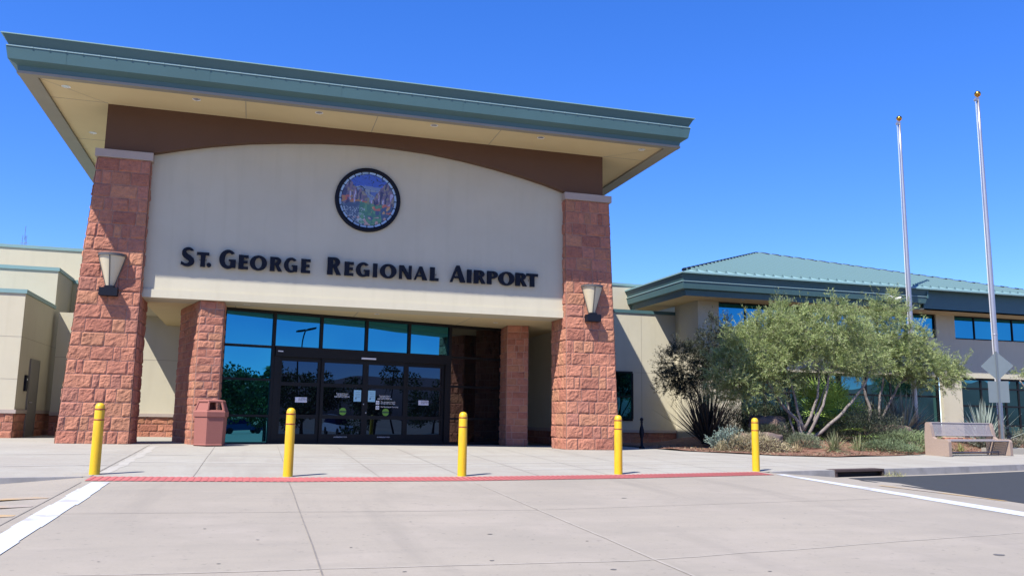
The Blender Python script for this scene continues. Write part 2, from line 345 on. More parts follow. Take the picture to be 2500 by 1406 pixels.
for i in range(n):
    y0 = 15.2 - 21.6 * i / n; y1 = 15.2 - 21.6 * (i + 1) / n; w = .20 + .22 * min(1, max(0, (15.2 - y1) / 6)); w0 = .20 + .22 * min(1, max(0, (15.2 - y0) / 6))
    b.add([(10.08 - w0 / 2 + .04, y0, rz(10, y0) + .006), (10.08 + w0 / 2 + .04, y0, rz(10.1, y0) + .006), (10.08 + w / 2 + .04, y1, rz(10.1, y1) + .006), (10.08 - w / 2 + .04, y1, rz(10, y1) + .006)], [(3, 2, 1, 0)])
struct(b.build('crosswalk_line', M['whitepaint']))
b = MB()
for k in range(7):
    y = 11.7 - .78 * k
    b.add([(-2.32, y + .02, rz(-2.4, y) + .006), (-2.32, y + .28, rz(-2.4, y) + .006), (-7, y - 1.35, rz(-6, y) + .008), (-7, y - 1.72, rz(-6, y) + .008)], [(0, 1, 2, 3)])
quadstrip(b, jit((11.0, 13.4), (11.55, 11.2), .02, 6), .10, .006)
struct(b.build('yellow_hatching', M['yellowroad']))
b = MB(); xs = [11.62 + (60 - 11.62) * (i / 30) ** 1.6 for i in range(31)]
vs = []
for x in xs:
    ya = ky(x) - (.42 if x > 12 else 1.4)
    for y in (ya, ya - 2.2, ya - 4.5, ya - 8, ya - 10, ya - 12.5): vs.append((x, y, rz(x, y) + .005))
b.add(vs, [(i * 6 + j + 1, (i + 1) * 6 + j + 1, (i + 1) * 6 + j, i * 6 + j) for i in range(30) for j in range(5)])
struct(b.build('asphalt', M['asphalt']))
# planting bed
SOIL = [(11.7, 25.2), (11.55, 22.9), (12.1, 21.8), (13.66, 20.65), (15.3, 20.3), (18.15, 21.2), (20.4, 22.4), (25, 23.9), (32, 26.2), (60, 35)]
def soil_y(x): return interp(sorted(SOIL[2:]), x)
def sz(x, y):
    d = max(0, y - soil_y(x)); d2 = max(0, x - 13.6); t = min(1, d / 3.2) * min(1, d2 / 3.0)
    return gz(x, y) + .03 + .34 * t * t * (3 - 2 * t) + .05 * noise.noise(Vector((x * .9, y * .9, 0)))
xs = [11.6, 11.8, 12.1, 12.6, 13.1, 13.66, 14.5, 15.3, 16.5, 17.4, 18.15, 19.3, 20.4, 21.5, 23, 25, 28, 32, 40, 50]
g = grid(xs, [(lambda x, q=q: soil_y(x) + (29.4 - soil_y(x)) * q if soil_y(x) < 28 else soil_y(x) + q * 2) for q in (0, .04, .1, .18, .28, .4, .55, .75, 1)], sz, 'planting_bed', M['soil'])
for p in g.data.polygons: p.use_smooth = True
struct(g)
b = MB(); b.lathe((0, 0, 0), [(900, -5), (905, 24), (980, 46), (1150, 80), (1500, 60)], 96)
b.v = [(x, y, max(-2, z * (.8 + .55 * noise.noise(Vector((x * .004, y * .004, 3)))))) for x, y, z in b.v]
b.f = [f for f in b.f if all(b.v[i][1] < 500 for i in f)]; b.mi = [0] * len(b.f)
struct(b.build('hills', M['hill'], smooth=True))

# ------------------------------------------------------------------ rough stone
STONE = [(.375, .155, .096), (.38, .162, .098), (.335, .134, .086), (.345, .145, .098), (.375, .17, .098), (.32, .124, .08)]
def stone_face(b, O, U, Nn, u0, u1, z0, z1, ch, seed, wmin=.24, wmax=.62, step=.036, amp=.036):
    """courses of split-face blocks; u0,u1 functions of z giving the face's ends along U from O; Nn outward"""
    rnd = random.Random(seed); O, U, Nn = Vector(O), Vector(U), Vector(Nn); nc = max(1, round((z1 - z0) / ch)); h = (z1 - z0) / nc; J = .007
    for c in range(nc):
        za, zb = z0 + c * h, z0 + (c + 1) * h
        uL, uR = u0((za + zb) / 2), u1((za + zb) / 2); cuts = [0.]; tot = uR - uL
        while cuts[-1] < tot:
            cuts.append(cuts[-1] + rnd.choice([rnd.uniform(wmin, wmax), rnd.uniform(wmin, wmax), rnd.uniform(wmin * .6, wmin)]))
        if len(cuts) > 2 and tot - cuts[-2] < wmin * .5: cuts.pop(-2)
        cuts[-1] = tot
        for k in range(len(cuts) - 1):
            fa, fb = cuts[k] / tot, cuts[k + 1] / tot
            wid = (fb - fa) * tot; nx = max(3, int(wid / step)); nz_ = max(3, int(h / step)); vs = []
            base = rnd.choice(STONE); br = rnd.uniform(.88, 1.1); col = (base[0] * br, base[1] * br, base[2] * br); off = rnd.uniform(0, 60); bulge = rnd.uniform(.4, 1.0)
            tilt = (rnd.uniform(-1, 1) * .012, rnd.uniform(-1, 1) * .010)
            b.col = col
            for j in range(nz_ + 1):
                tz = j / nz_; z = za + J + (h - 2 * J) * tz; a_, b_ = u0(z), u1(z); w = b_ - a_
                for i in range(nx + 1):
                    tx = i / nx; u = a_ + w * fa + J + (w * (fb - fa) - 2 * J) * tx
                    e = min(tx * wid, (1 - tx) * wid, tz * h, (1 - tz) * h); ed = min(1, e / .035)
                    p = Vector((u * 3.1 + off, z * 3.1, off * .7))
                    d = noise.noise(p * 1.3) * .9 + abs(noise.noise(p * 2.9)) * .9 + noise.noise(p * 5.5) * .5 + noise.noise(p * 11) * .22
                    dd = .006 + ed * (amp * .35 * bulge + amp * .62 * d + tilt[0] * (tx - .5) * 2 + tilt[1] * (tz - .5) * 2)
                    P = O + U * u + Vector((0, 0, z)) + Nn * max(.002, dd); vs.append(tuple(P))
            m = nx + 1
            fs = [(j * m + i, j * m + i + 1, (j + 1) * m + i + 1, (j + 1) * m + i) for j in range(nz_) for i in range(nx)]
            b.add(vs, fs)
            # return edges so a block reads as solid at the joints
            rim = [j * m for j in range(nz_ + 1)]
    b.col = None
def stone_box(name, parent, x0, x1, y0, y1, z0, z1, ch, seed, faces='flr', top=None, **kw):
    """pillar with optional batter: top=(x0t,x1t)"""
    t0, t1 = top or (x0, x1); H = z1 - z0
    L0 = lambda z: x0 + (t0 - x0) * (z - z0) / H; L1 = lambda z: x1 + (t1 - x1) * (z - z0) / H
    b = MB(); b.cur = 1; i = .004
    b.hexa([(x0 + i, y0 + i, z0), (x1 - i, y0 + i, z0), (x1 - i, y1, z0), (x0 + i, y1, z0), (t0 + i, y0 + i, z1), (t1 - i, y0 + i, z1), (t1 - i, y1, z1), (t0 + i, y1, z1)])
    b.cur = 0
    if 'f' in faces: stone_face(b, (0, y0, 0), (1, 0, 0), (0, -1, 0), L0, L1, z0, z1, ch, seed, **kw)
    def side(fx, sgn, sd):
        n0 = len(b.v); stone_face(b, (0, y0, 0), (0, 1, 0) if sgn > 0 else (0, 1, 0), (sgn, 0, 0), lambda z: 0, lambda z: y1 - y0, z0, z1, ch, sd, **kw)
        for q in range(n0, len(b.v)): x, y, z = b.v[q]; b.v[q] = (x + fx(z), y, z)
    if 'l' in faces: side(L0, -1, seed + 1)
    if 'r' in faces: side(L1, 1, seed + 2)
    if 'b' in faces: stone_face(b, (0, y1, 0), (1, 0, 0), (0, 1, 0), L0, L1, z0, z1, ch, seed + 3, **kw)
    return b.build(name, [M['stone'], M['mortar']], parent, color=True)

# ------------------------------------------------------------------ entrance portico
YF = 22.2; ZB = .63
portico = thing('entrance_portico', 'tall stucco entrance portico with green metal roof, brown arch band and two red stone pillars', 'building', (2.68, YF, ZB))
stone_box('stone_pillar', portico, -4.36, -2.79, YF, 23.6, ZB - .02 + .06, 7.57, .33, 11, 'flrb', top=(-3.99, -2.79))
stone_box('stone_pillar', portico, 8.17, 9.71, YF, 23.4, ZB - .04, 7.57, .33, 41, 'flrb', top=(8.10, 9.42))
for x0, x1 in ((-4.05, -2.74), (8.06, 9.48)):
    b = MB(); b.box(x0, x1, YF - .07, 23.6, 7.57, 7.765); b.build('capstone', M['capstone'], portico)
# sign panel with arched top
ARC = [(-2.8, 7.78), (-2.1, 7.97), (-1.4, 8.14), (-.5, 8.31), (.4, 8.43), (1.3, 8.52), (2.2, 8.575), (2.68, 8.585), (3.3, 8.575), (4.2, 8.53), (5.1, 8.43), (6.0, 8.29), (6.9, 8.11), (7.5, 7.97), (8.12, 7.79)]
YP = 22.42
b = MB()
for (a, za), (c, zc) in zip(ARC, ARC[1:]):
    b.hexa([(a, YP, 4.42), (c, YP, 4.42), (c, 23.3, 4.42), (a, 23.3, 4.42), (a, YP, za + .05), (c, YP, zc + .05), (c, 23.3, zc + .05), (a, 23.3, za + .05)])
b.build('sign_panel', M['stucco'], portico)
b = MB(); b.box(-2.8, 8.12, YP - .045, 23.3, 4.22, 4.42); b.build('panel_trim', M['stucco'], portico)
b = MB()
full = [(-3.87, 7.765)] + ARC + [(9.24, 7.765)]
for (a, za), (c, zc) in zip(full, full[1:]):
    za, zc = max(za, 7.766), max(zc, 7.766)
    b.hexa([(a, YF + .02, za), (c, YF + .02, zc), (c, YP, zc), (a, YP, za), (a, YF + .02, 8.93), (c, YF + .02, 8.93), (c, YP, 8.93), (a, YP, 8.93)])
b.build('arch_frieze', M['brown'], portico)
b = MB(); b.box(-3.87, 9.24, 23.6, 30.4, 4.5, 8.93); b.box(-3.86, 9.23, 23.3, 23.6, 7.77, 8.93); b.build('upper_wall', M['stucco'], portico)
b = MB(); b.box(-5.3, 10.67, 20.75, 31.9, 8.93, 8.98); b.cur = 1
for x in (-.62, 2.58, 5.82): b.box(x - .008, x + .008, 20.75, 22.2, 8.926, 8.93)
for x0, x1, y0, y1 in ((-5.3, -3.87, 20.77, 22.2), (10.67, 9.24, 20.77, 22.2)):
    b.add([(x0, y0, 8.927), (x0 + .02, y0, 8.927), (x1 + .02, y1, 8.927), (x1, y1, 8.927)], [(0, 1, 2, 3)])
for y in (22.15, 25.4, 28.6): b.box(-5.3, -3.87, y - .008, y + .008, 8.926, 8.93); b.box(9.24, 10.67, y - .008, y + .008, 8.926, 8.93)
upper = b.build('roof_soffit', [M['soffit'], M['stucco_joint']], portico)
b = MB(); b.box(-2.85, 9.1, YP + .01, 29.5, 4.225, 4.45); b.cur = 1
for x in (-.62, 2.56, 5.75): b.box(x - .008, x + .008, YP + .02, 25.6, 4.221, 4.225)
lower = b.build('lower_soffit', [M['soffit'], M['stucco_joint']], portico)
# grey edge trim round the soffit
b = MB()
b.box(-5.5, 10.87, 20.58, 20.77, 8.87, 8.93); b.box(-5.49, -5.12, 20.77, 31.9, 8.872, 8.932); b.box(10.49, 10.86, 20.77, 31.9, 8.872, 8.932)
b.build('soffit_trim', M['trimgrey'], upper)
# stepped metal fascia: profile (offset out from the wall line, z)
PROF = [(1.60, 8.88), (1.63, 9.04), (1.79, 9.12), (1.84, 9.40), (1.80, 9.42), (1.80, 9.44), (1.85, 9.53), (1.91, 9.645), (1.80, 9.66)]
def fascia(prof, x0, x1, y0, y1, name, parent, zoff=0, sides='lr', extra=None):
    """prof offsets are measured from the rectangle x0..x1, y0.. back to y1"""
    b = MB()
    for (o0, z0), (o1, z1) in zip(prof, prof[1:]):
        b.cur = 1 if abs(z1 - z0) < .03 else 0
        z0 += zoff; z1 += zoff
        n = 24
        for k in range(n):
            t0, t1 = k / n, (k + 1) / n
            A = lambda o, t: x0 - o + (x1 - x0 + 2 * o) * t
            b.add([(A(o0, t0), y0 - o0, z0), (A(o0, t1), y0 - o0, z0), (A(o1, t1), y0 - o1, z1), (A(o1, t0), y0 - o1, z1)], [(0, 1, 2, 3)])
        if 'l' in sides: b.add([(x0 - o0, y1, z0), (x0 - o0, y0 - o0, z0), (x0 - o1, y0 - o1, z1), (x0 - o1, y1, z1)], [(0, 1, 2, 3)])
        if 'r' in sides: b.add([(x1 + o0, y0 - o0, z0), (x1 + o0, y1, z0), (x1 + o1, y1, z1), (x1 + o1, y0 - o1, z1)], [(0, 1, 2, 3)])
    if extra: extra(b)
    return b.build(name, [M['green'], M['greenlip']], parent)
def lips(b):
    b.cur = 1
    b.box(-5.7, 11.08, 20.352, 20.362, 9.392, 9.412)
    for x in [-5.2 + .34 * i for i in range(48)]:
        b.box(x, x + .035, 20.345, 20.362, 9.39, 9.416)
    b.cur = 0
    for x in [-4.5 + 3.05 * i for i in range(6)]: b.add([(x, 20.407, 9.125), (x + .012, 20.407, 9.125), (x + .012, 20.357, 9.395), (x, 20.357, 9.395)], [(0, 1, 2, 3)])
fascia(PROF, -3.87, 9.24, YF, 31.9, 'fascia', portico, extra=lips)
b = MB(); rb = 9.66
RX0, RX1, RY0, RY1 = -5.81, 11.18, 20.27, 31.9
ry = (RY0 + RY1) / 2; zr = rb + .25 * (ry - RY0); rx0, rx1 = RX0 + (ry - RY0), RX1 - (ry - RY0)
b.add([(RX0, RY0, rb), (RX1, RY0, rb), (RX1, RY1, rb), (RX0, RY1, rb), (rx0, ry, zr), (rx1, ry, zr), (RX0, RY0, rb - .02), (RX1, RY0, rb - .02), (RX1, RY1, rb - .02), (RX0, RY1, rb - .02)],
      [(0, 1, 5, 4), (1, 2, 5), (2, 3, 4, 5), (3, 0, 4), (0, 6, 7, 1), (1, 7, 8, 2), (3, 9, 6, 0), (9, 8, 7, 6)])
for i in range(40):
    x = RX0 + .3 + i * .425
    if x > RX1 - .3: break
    L = min(x - RX0, RX1 - x, ry - RY0)
    b.hexa([(x, RY0 + .25, rb + .06), (x + .03, RY0 + .25, rb + .06), (x + .03, RY0 + L, rb + .25 * L), (x, RY0 + L, rb + .25 * L), (x, RY0 + .25, rb + .105), (x + .03, RY0 + .25, rb + .105), (x + .03, RY0 + L, rb + .25 * L + .045), (x, RY0 + L, rb + .25 * L + .045)])
b.build('roof', M['roofgreen'], portico)
# recessed downlights
def downlight(x, y, z, par, r=.085):
    b = MB(); b.lathe((x, y, z), [(r, -.006), (r * .82, -.008), (r * .8, .02)], 18); o = b.build('downlight', M['white'], par, smooth=True)
    b = MB(); b.lathe((x, y, z), [(r * .8, -.002), (r * .45, -.004), (.001, -.004)], 18); b.build('lens', M['lens'], o)
for x, y in ((-4.64, 21.3), (-4.63, 24.75), (-1.76, 21.18), (1.14, 21.15), (4.07, 21.13), (7.0, 21.15), (10.0, 21.2), (10.0, 24.7)): downlight(x, y, 8.93, portico, .10)
for x, y in ((-.33, 22.9), (6.69, 24.3), (3.1, 23.6)): downlight(x, y, 4.225, portico, .08)
# inner stone piers beside the glass, splayed with the glass wall
def pier(poly, seed, seen):
    b = MB(); b.cur = 1; z0, z1 = ZB, 4.22
    b.prism([(x, y) for x, y in poly], z0, z1 - .002); b.cur = 0
    for i in seen:
        a, c = Vector((*poly[i], 0)), Vector((*poly[(i + 1) % len(poly)], 0)); U = (c - a); L = U.length; U /= L
        stone_face(b, a, U, (U.y, -U.x, 0), lambda z: 0, lambda z: L, z0, z1, .2, seed + i, wmin=.2, wmax=.42, amp=.026)
    return b.build('stone_pier', [M['stone'], M['mortar']], portico, color=True)
pier([(-1.43, 22.5), (-.86, 22.56), (-.86, 24.3), (-2.04, 24.7)], 81, (0, 1, 3))
pier([(7.24, 24.9), (7.86, 24.75), (8.2, 26.4), (7.36, 26.4)], 91, (0, 1, 3))
# walls under the soffit
b = MB()
b.box(-6.0, -.8, 29.5, 29.8, 1.42, 4.5); b.box(9.1, 9.4, 25.0, 30.4, 1.16, 4.5); b.box(-.8, 9.1, 29.5, 29.8, 1.42, 4.5)
w = b.build('wall', M['stucco'], portico)
for q in ((-6, -.8, 29.42, 29.5, 1.32, 1.42), (9.03, 9.1, 25, 30.4, 1.06, 1.16)): b = MB(); b.box(*q); b.build('sill', M['capstone'], w)
b = MB(); b.box(-6, -.8, 29.497, 29.5, 3.1, 3.115); b.build('stucco_joint', M['stucco_joint'], w)
stone_box('stone_base', portico, -6, -.8, 29.48, 29.8, ZB, 1.32, .2, 61, 'f', amp=.025, wmin=.25, wmax=.6)
b = MB(); b.cur = 1; b.box(9.08, 9.4, 25, 30.4, ZB, 1.06); b.cur = 0
stone_face(b, (9.08, 30.4, 0), (0, -1, 0), (-1, 0, 0), lambda z: 0, lambda z: 5.4, ZB, 1.06, .2, 63, amp=.025, step=.06); b.build('stone_base', [M['stone'], M['mortar']], portico, color=True)

# ------------------------------------------------------------------ glass entrance, turned 15 degrees to the portico
TH = R(15); V0 = Vector((-.91, 23.72, 0)); VU = Vector((math.cos(TH), math.sin(TH), 0)); VN = Vector((math.sin(TH), -math.cos(TH), 0)); ZZ = Vector((0, 0, 1))
def vp(u, z, d=0): return V0 + VU * u + VN * d + ZZ * z
entry = thing('glass_entrance', 'dark framed glass entrance wall with four sliding door leaves under the portico', 'entrance', tuple(vp(4.05, .63)))
def vbox(b, u0, u1, z0, z1, d0, d1): return b.obox(V0, VU, -VN, ZZ, (u0, u1), (-d1, -d0), (z0, z1))
b = MB()
FLOOR = .655
for u in (0.03, 1.36, 2.68, 4.02, 5.36, 6.72): vbox(b, u - .04, u + .04, 3.28 if u > 1.5 and u < 6.6 else FLOOR, 4.21, -.06, .06)
vbox(b, 8.5, 8.6, FLOOR, 4.21, -.06, .05)
vbox(b, -.05, 8.6, 4.14, 4.22, -.07, .058); vbox(b, -.05, 8.6, FLOOR - .05, FLOOR + .06, -.07, .058)
for z in (3.24, 2.36, 1.40): vbox(b, -.02, 1.40, z - .03, z + .03, -.055, .055); vbox(b, 6.68, 8.6, z - .03, z + .03, -.055, .055)
vbox(b, 1.40, 6.70, 3.0, 3.28, -.1, .12); vbox(b, 1.40, 1.54, FLOOR, 3.0, -.1, .07); vbox(b, 6.56, 6.70, FLOOR, 3.0, -.1, .07)
b.build('frame', M['black'], entry)
def pane(u0, u1, z0, z1, m, par=None, d=0.0, tilt=0.):
    b = MB(); n = 6
    vs = [vp(u0 + (u1 - u0) * i / n, z0 + (z1 - z0) * j / n, d + tilt * (i / n - .5)) for j in range(n + 1) for i in range(n + 1)]
    b.add(vs, [(j * (n + 1) + i, j * (n + 1) + i + 1, (j + 1) * (n + 1) + i + 1, (j + 1) * (n + 1) + i) for j in range(n) for i in range(n)])
    vbox(b, u0, u1, z0, z1, d - .02, d - .012)
    return b.build('glass_pane', m, par or entry)
us = (.03, 1.36, 2.68, 4.02, 5.36, 6.72)
for a, c in zip(us, us[1:]): pane(a + .04, c - .04, 3.28, 4.14, M['glass'], tilt=random.uniform(-.012, .012))
for (za, zb) in ((3.27, 4.14), (2.39, 3.21), (1.43, 2.33), (.715, 1.37)):
    if za < 3: pane(.07, 1.32, za, zb, M['glass'] if za > 2 else M['glassflat'], tilt=random.uniform(-.003, .003))
    pane(6.76, 8.5, za, zb, M['glassdarkrefl'])
def text_obj(s, size, org, U, V, N, m, par, name='lettering', align='LEFT', spacing=1.0):
    cu = bpy.data.curves.new(name, 'FONT'); cu.body = s; cu.size = size; cu.align_x = align; cu.extrude = .001; cu.space_line = spacing; cu.resolution_u = 2
    o = bpy.data.objects.new(name, cu); COL.objects.link(o); dg = bpy.context.evaluated_depsgraph_get()
    me = bpy.data.meshes.new_from_object(o.evaluated_get(dg)); bpy.data.objects.remove(o); bpy.data.curves.remove(cu)
    b = MB(); b.add([Vector(org) + Vector(U) * v.co.x + Vector(V) * v.co.y + Vector(N) * (v.co.z + .0015) for v in me.vertices], [tuple(p.vertices) for p in me.polygons]); bpy.data.meshes.remove(me)
    return b.build(name, m, par)
def vtext(s, u, z, size, d, m, par, **k): return text_obj(s, size, vp(u, z, d), VU, ZZ, VN, m, par, **k)
LEAF = ((1.54, 2.72, -.02), (2.72, 4.03, .03), (4.03, 5.30, .03), (5.30, 6.56, -.02))
for i, (a, c, d) in enumerate(LEAF):
    b = MB(); s = .085
    vbox(b, a, a + s, FLOOR + .02, 3.0, d - .025, d + .025); vbox(b, c - s, c, FLOOR + .02, 3.0, d - .025, d + .025)
    for z0, z1 in ((2.89, 3.0), (2.22, 2.32), (1.35, 1.45), (FLOOR + .02, .93)): vbox(b, a + s, c - s, z0, z1, d - .024, d + .024)
    dr = b.build('door', M['black'], entry)
    for z0, z1 in ((2.32, 2.89), (1.45, 2.22), (.93, 1.35)): pane(a + s, c - s, z0, z1, M['glassdoor'], dr, d - .002)
    df = d + .004
    if i in (0, 3):
        u = a + .50 if i == 0 else a + .44
        b = MB(); vbox(b, u, u + .33, 1.78, 1.92, df, df + .003); b.build('notice', M['plaque'], dr)
        vtext('IN EMERGENCY\nPUSH TO OPEN', u + .09, 1.865, .05, df + .004, M['ink'], dr, spacing=.9)
    if i in (1, 2):
        u = c - .33 if i == 1 else a + .10
        b = MB(); vbox(b, u, u + .22, 1.84, 2.16, df, df + .003); b.build('notice', M['paper'], dr)
        b = MB()
        for k in range(4): vbox(b, u + .05, u + .19, 2.10 - .048 * k, 2.106 - .048 * k, df + .003, df + .005)
        b.add([vp(u + .04, 1.925, df + .005), vp(u + .08, 1.895, df + .005), vp(u + .08, 1.955, df + .005)], [(0, 1, 2)]); b.build('notice_print', M['ink'], dr)
        um = (a + c) / 2 - (.0 if i == 1 else .0)
        vtext('Terminal Hours\nOf Operation\n4:00 AM to 9:00 PM', um - .02, 2.03 if i == 1 else 2.0, .055, df, M['white'], dr, align='CENTER', spacing=.8)
        b = MB(); n = 20; uc = um + .02
        b.add([vp(uc + .105 * math.cos(6.283 * k / n), 1.555 + .105 * math.sin(6.283 * k / n), df + .002) for k in range(n)], [tuple(range(n))]); b.build('sticker', M['greendot'], dr)
        b = MB(); vbox(b, uc - .1, uc + .1, 1.53, 1.575, df + .002, df + .0035); b.build('sticker_band', M['ink'], dr)
        vtext('AUTOMATIC', uc, 1.54, .03, df + .003, M['greendot'], dr, align='CENTER')
        vtext('IN EMERGENCY PUSH', um - .22, .84, .04, d + .026, M['white'], dr)
        if i == 2:
            for z, s_ in ((1.80, 'No uncaged animals\nExcept service dogs.'), (1.66, 'No Smoking in Terminal')):
                b = MB(); vbox(b, u + .25, u + .35, z - .03, z + .075, df, df + .002); b.build('notice', M['white'], dr)
                b = MB(); n = 14; cc = vp(u + .30, z + .022, df + .004)
                for k in range(n):
                    t0, t1 = 6.283 * k / n, 6.283 * (k + 1) / n
                    b.add([cc + VU * (q * math.cos(t)) + ZZ * (q * math.sin(t)) for q, t in ((.026, t0), (.036, t0), (.036, t1), (.026, t1))], [(0, 1, 2, 3)])
                b.add([cc + VU * .026 + ZZ * -.02, cc + VU * .02 - ZZ * .026, cc - VU * .026 + ZZ * .02, cc - VU * .02 + ZZ * .026], [(0, 1, 2, 3)]); b.build('notice_print', M['ink'], dr)
                vtext(s_, u + .40, z + .03, .055, df, M['white'], dr, spacing=.8)
        b = MB(); q = c - .04 if i == 1 else a + .04; b.lathe((0, 0, 0), [(.001, .02), (.016, .018), (.018, 0)], 10)
        zq = 1.77 if i == 1 else 1.53
        b.v = [tuple(vp(q + x, zq + y, d + .025 + z)) for x, y, z in b.v]; b.build('lock', M['steel'], dr)
b = MB(); vbox(b, 1.46, 1.60, 3.12, 3.15, .12, .13); b.build('sensor_label', M['plaque'], entry)
b = MB(); vbox(b, 3.85, 4.28, 3.03, 3.075, .12, .17); b.build('door_sensor', M['plaque'], entry)

# ------------------------------------------------------------------ raised letters
def arc(cx, cz, rx, rz_, a0, a1, n=20): return [(cx + rx * math.cos(R(a0 + (a1 - a0) * i / n)), cz + rz_ * math.sin(R(a0 + (a1 - a0) * i / n))) for i in range(n + 1)]
def strip(outer, inner):
    """quads between two equally long polylines"""
    return [[outer[i], outer[i + 1], inner[i + 1], inner[i]] for i in range(len(outer) - 1)]
# each letter in a unit box (width 1, height 1): list of convex-ish polygons; flared strokes
def stem(x0, x1, z0=0, z1=1, fl=.02): m = (z0 + z1) / 2; return [[(x0 - fl, z0), (x1 + fl, z0), (x1, m), (x0, m)], [(x0, m), (x1, m), (x1 + fl, z1), (x0 - fl, z1)]]
def bar(x0, x1, z0, z1, fl=.03): return [[(x0, z0), (x1, z0 - fl / 2), (x1, z1 + fl / 2), (x0, z1)]]
def LET(ch):
    if ch == 'T': return stem(.33, .69, 0, .84) + [[(0, .82), (1, .82), (1, 1.0), (0, 1.0)], [(0, .79), (.04, .79), (.04, .82), (0, .82)], [(.96, .79), (1, .79), (1, .82), (.96, .82)]]
    if ch == 'I': return stem(.06, .94, 0, 1, .05)
    if ch == 'E': return stem(.03, .53) + bar(.53, 1, .825, .985) + bar(.53, .92, .435, .59) + bar(.53, 1, .015, .175)
    if ch == 'L': return stem(.03, .53) + bar(.53, 1, .015, .185)
    if ch == 'O': return strip(arc(.5, .5, .51, .53, 0, 360, 36), arc(.5, .5, .205, .385, 0, 360, 36))
    if ch == 'G': return strip(arc(.53, .5, .53, .53, 42, 318, 30), arc(.58, .5, .24, .37, 50, 310, 30)) + stem(.68, 1.02, .04, .50, .0) + bar(.58, .72, .41, .50, 0)
    if ch == 'S':
        o = arc(.50, .735, .46, .295, 25, 180, 14) + [(.05, .60), (.16, .48), (.36, .385), (.54, .31), (.60, .25)] + arc(.38, .23, .20, .10, -10, -140, 10)[1:] + [(.02, .25)]
        i = arc(.54, .775, .20, .115, 40, 180, 14) + [(.40, .72), (.52, .65), (.72, .57), (.93, .44), (1.0, .29)] + arc(.46, .27, .54, .30, -5, -150, 10)[1:] + [(0, .05)]
        return strip(o, i)
    if ch in 'PR':
        w = .66 if ch == 'R' else .8
        p = stem(.03, .41) + strip([(.41, 1.0)] + arc(.52, .725, .42 if ch == 'R' else .47, .275, 90, -90, 18) + [(.41, .45)], [(.41, .87)] + arc(.46, .725, .13 if ch == 'R' else .17, .135, 90, -90, 18) + [(.41, .59)])
        if ch == 'R': p += [[(.42, .48), (.70, .50), (1.04, 0), (.70, 0)]]
        return p
    if ch == 'A': return [[(.0, 0), (.16, 0), (.50, .86), (.46, 1.0), (.40, 1.0)], [(.40, 1.0), (.60, 1.0), (1.0, 0), (.66, 0), (.44, .70)], [(.20, .24), (.62, .24), (.58, .36), (.25, .36)]]
    if ch == 'N': return stem(.03, .23) + stem(.79, .98, 0, 1, .02) + [[(.03, 1.0), (.36, 1.0), (.98, 0), (.68, 0)]]
    if ch == '.': return [[(x, z) for x, z in arc(.5, .5, .5, .5, 0, 345, 16)]]
LETTERS = [('S', -1.94, -1.63), ('T', -1.58, -1.29), ('.', -1.34, -1.23), ('G', -1.05, -0.66), ('E', -0.59, -0.35), ('O', -0.31, 0.10), ('R', 0.17, 0.47), ('G', 0.52, 0.85), ('E', 0.94, 1.18), ('R', 1.60, 1.95), ('E', 2.04, 2.28), ('G', 2.34, 2.69), ('I', 2.78, 2.90), ('O', 2.97, 3.40), ('N', 3.47, 3.81), ('A', 3.87, 4.23), ('L', 4.30, 4.54), ('A', 4.85, 5.28), ('I', 5.32, 5.45), ('R', 5.51, 5.83), ('P', 5.88, 6.19), ('O', 6.21, 6.66), ('R', 6.69, 7.01), ('T', 7.01, 7.34)]
sign = thing('name_sign', 'raised dark navy capital letters spelling the airport name on the stucco panel', 'sign', (2.68, YP, 5.03))
for k, (ch, x0, x1) in enumerate(LETTERS):
    h = .455 if k in (0, 3, 9, 17) else (.11 if ch == '.' else .362); b = MB(); yf, yb = YP - .125, YP - .055
    for q, poly in enumerate(LET(ch)):
        P = [(x0 + (x1 - x0) * x, 5.035 + h * z) for x, z in poly]; n = len(P)
        area = sum(P[i][0] * P[(i + 1) % n][1] - P[(i + 1) % n][0] * P[i][1] for i in range(n))
        if area < 0: P = P[::-1]
        e = .0007 * (q % 5)
        b.add([(x, yf - e, z) for x, z in P] + [(x, yb + e, z) for x, z in P], [tuple(range(n)), tuple(range(2 * n - 1, n - 1, -1))] + [(i, n + i, n + (i + 1) % n, (i + 1) % n) for i in range(n)])
    zc, xc = 5.035 + h / 2, (x0 + x1) / 2
    if ch != '.':
        for dx in (-.25, .25): b.box(xc + dx * (x1 - x0) - .008, xc + dx * (x1 - x0) + .008, yb, YP, zc - .008, zc + .008)
    else: b.box(xc - .008, xc + .008, yb, YP, zc - .008, zc + .008)
    b.build('letter', M['blackmatte'], sign)

# ------------------------------------------------------------------ round stained glass picture
MC = Vector((2.585, YP, 7.11)); MR = .865
med = thing('round_picture', 'round stained glass landscape picture in a black ring on the stucco panel', 'wall art', tuple(MC))
b = MB(); b.lathe((0, 0, 0), [(MR * .88, 0), (MR * .88, .075), (MR * .97, .085), (MR, .07), (MR, 0)], 56); b.v = [(MC.x + x, MC.y - z, MC.z + y) for x, y, z in b.v]; b.build('outer_ring', M['blackmatte'], med, smooth=True)
b = MB(); rnd = random.Random(5)
for k in range(24):
    t0, t1 = 2 * PI * (k + .07) / 24, 2 * PI * (k + .93) / 24; c = rnd.uniform(.8, 1.15); b.col = (.30 * c, .42 * c, .55 * c)
    vs = []
    for t in (t0, (t0 + t1) / 2, t1):
        for r_ in (.885, .815): vs.append((MC.x + MR * r_ * math.cos(t), MC.y - .045, MC.z + MR * r_ * math.sin(t)))
    b.add(vs, [(0, 2, 3, 1), (2, 4, 5, 3)])
b.build('border_glass', M['mosaic'], med, color=True)
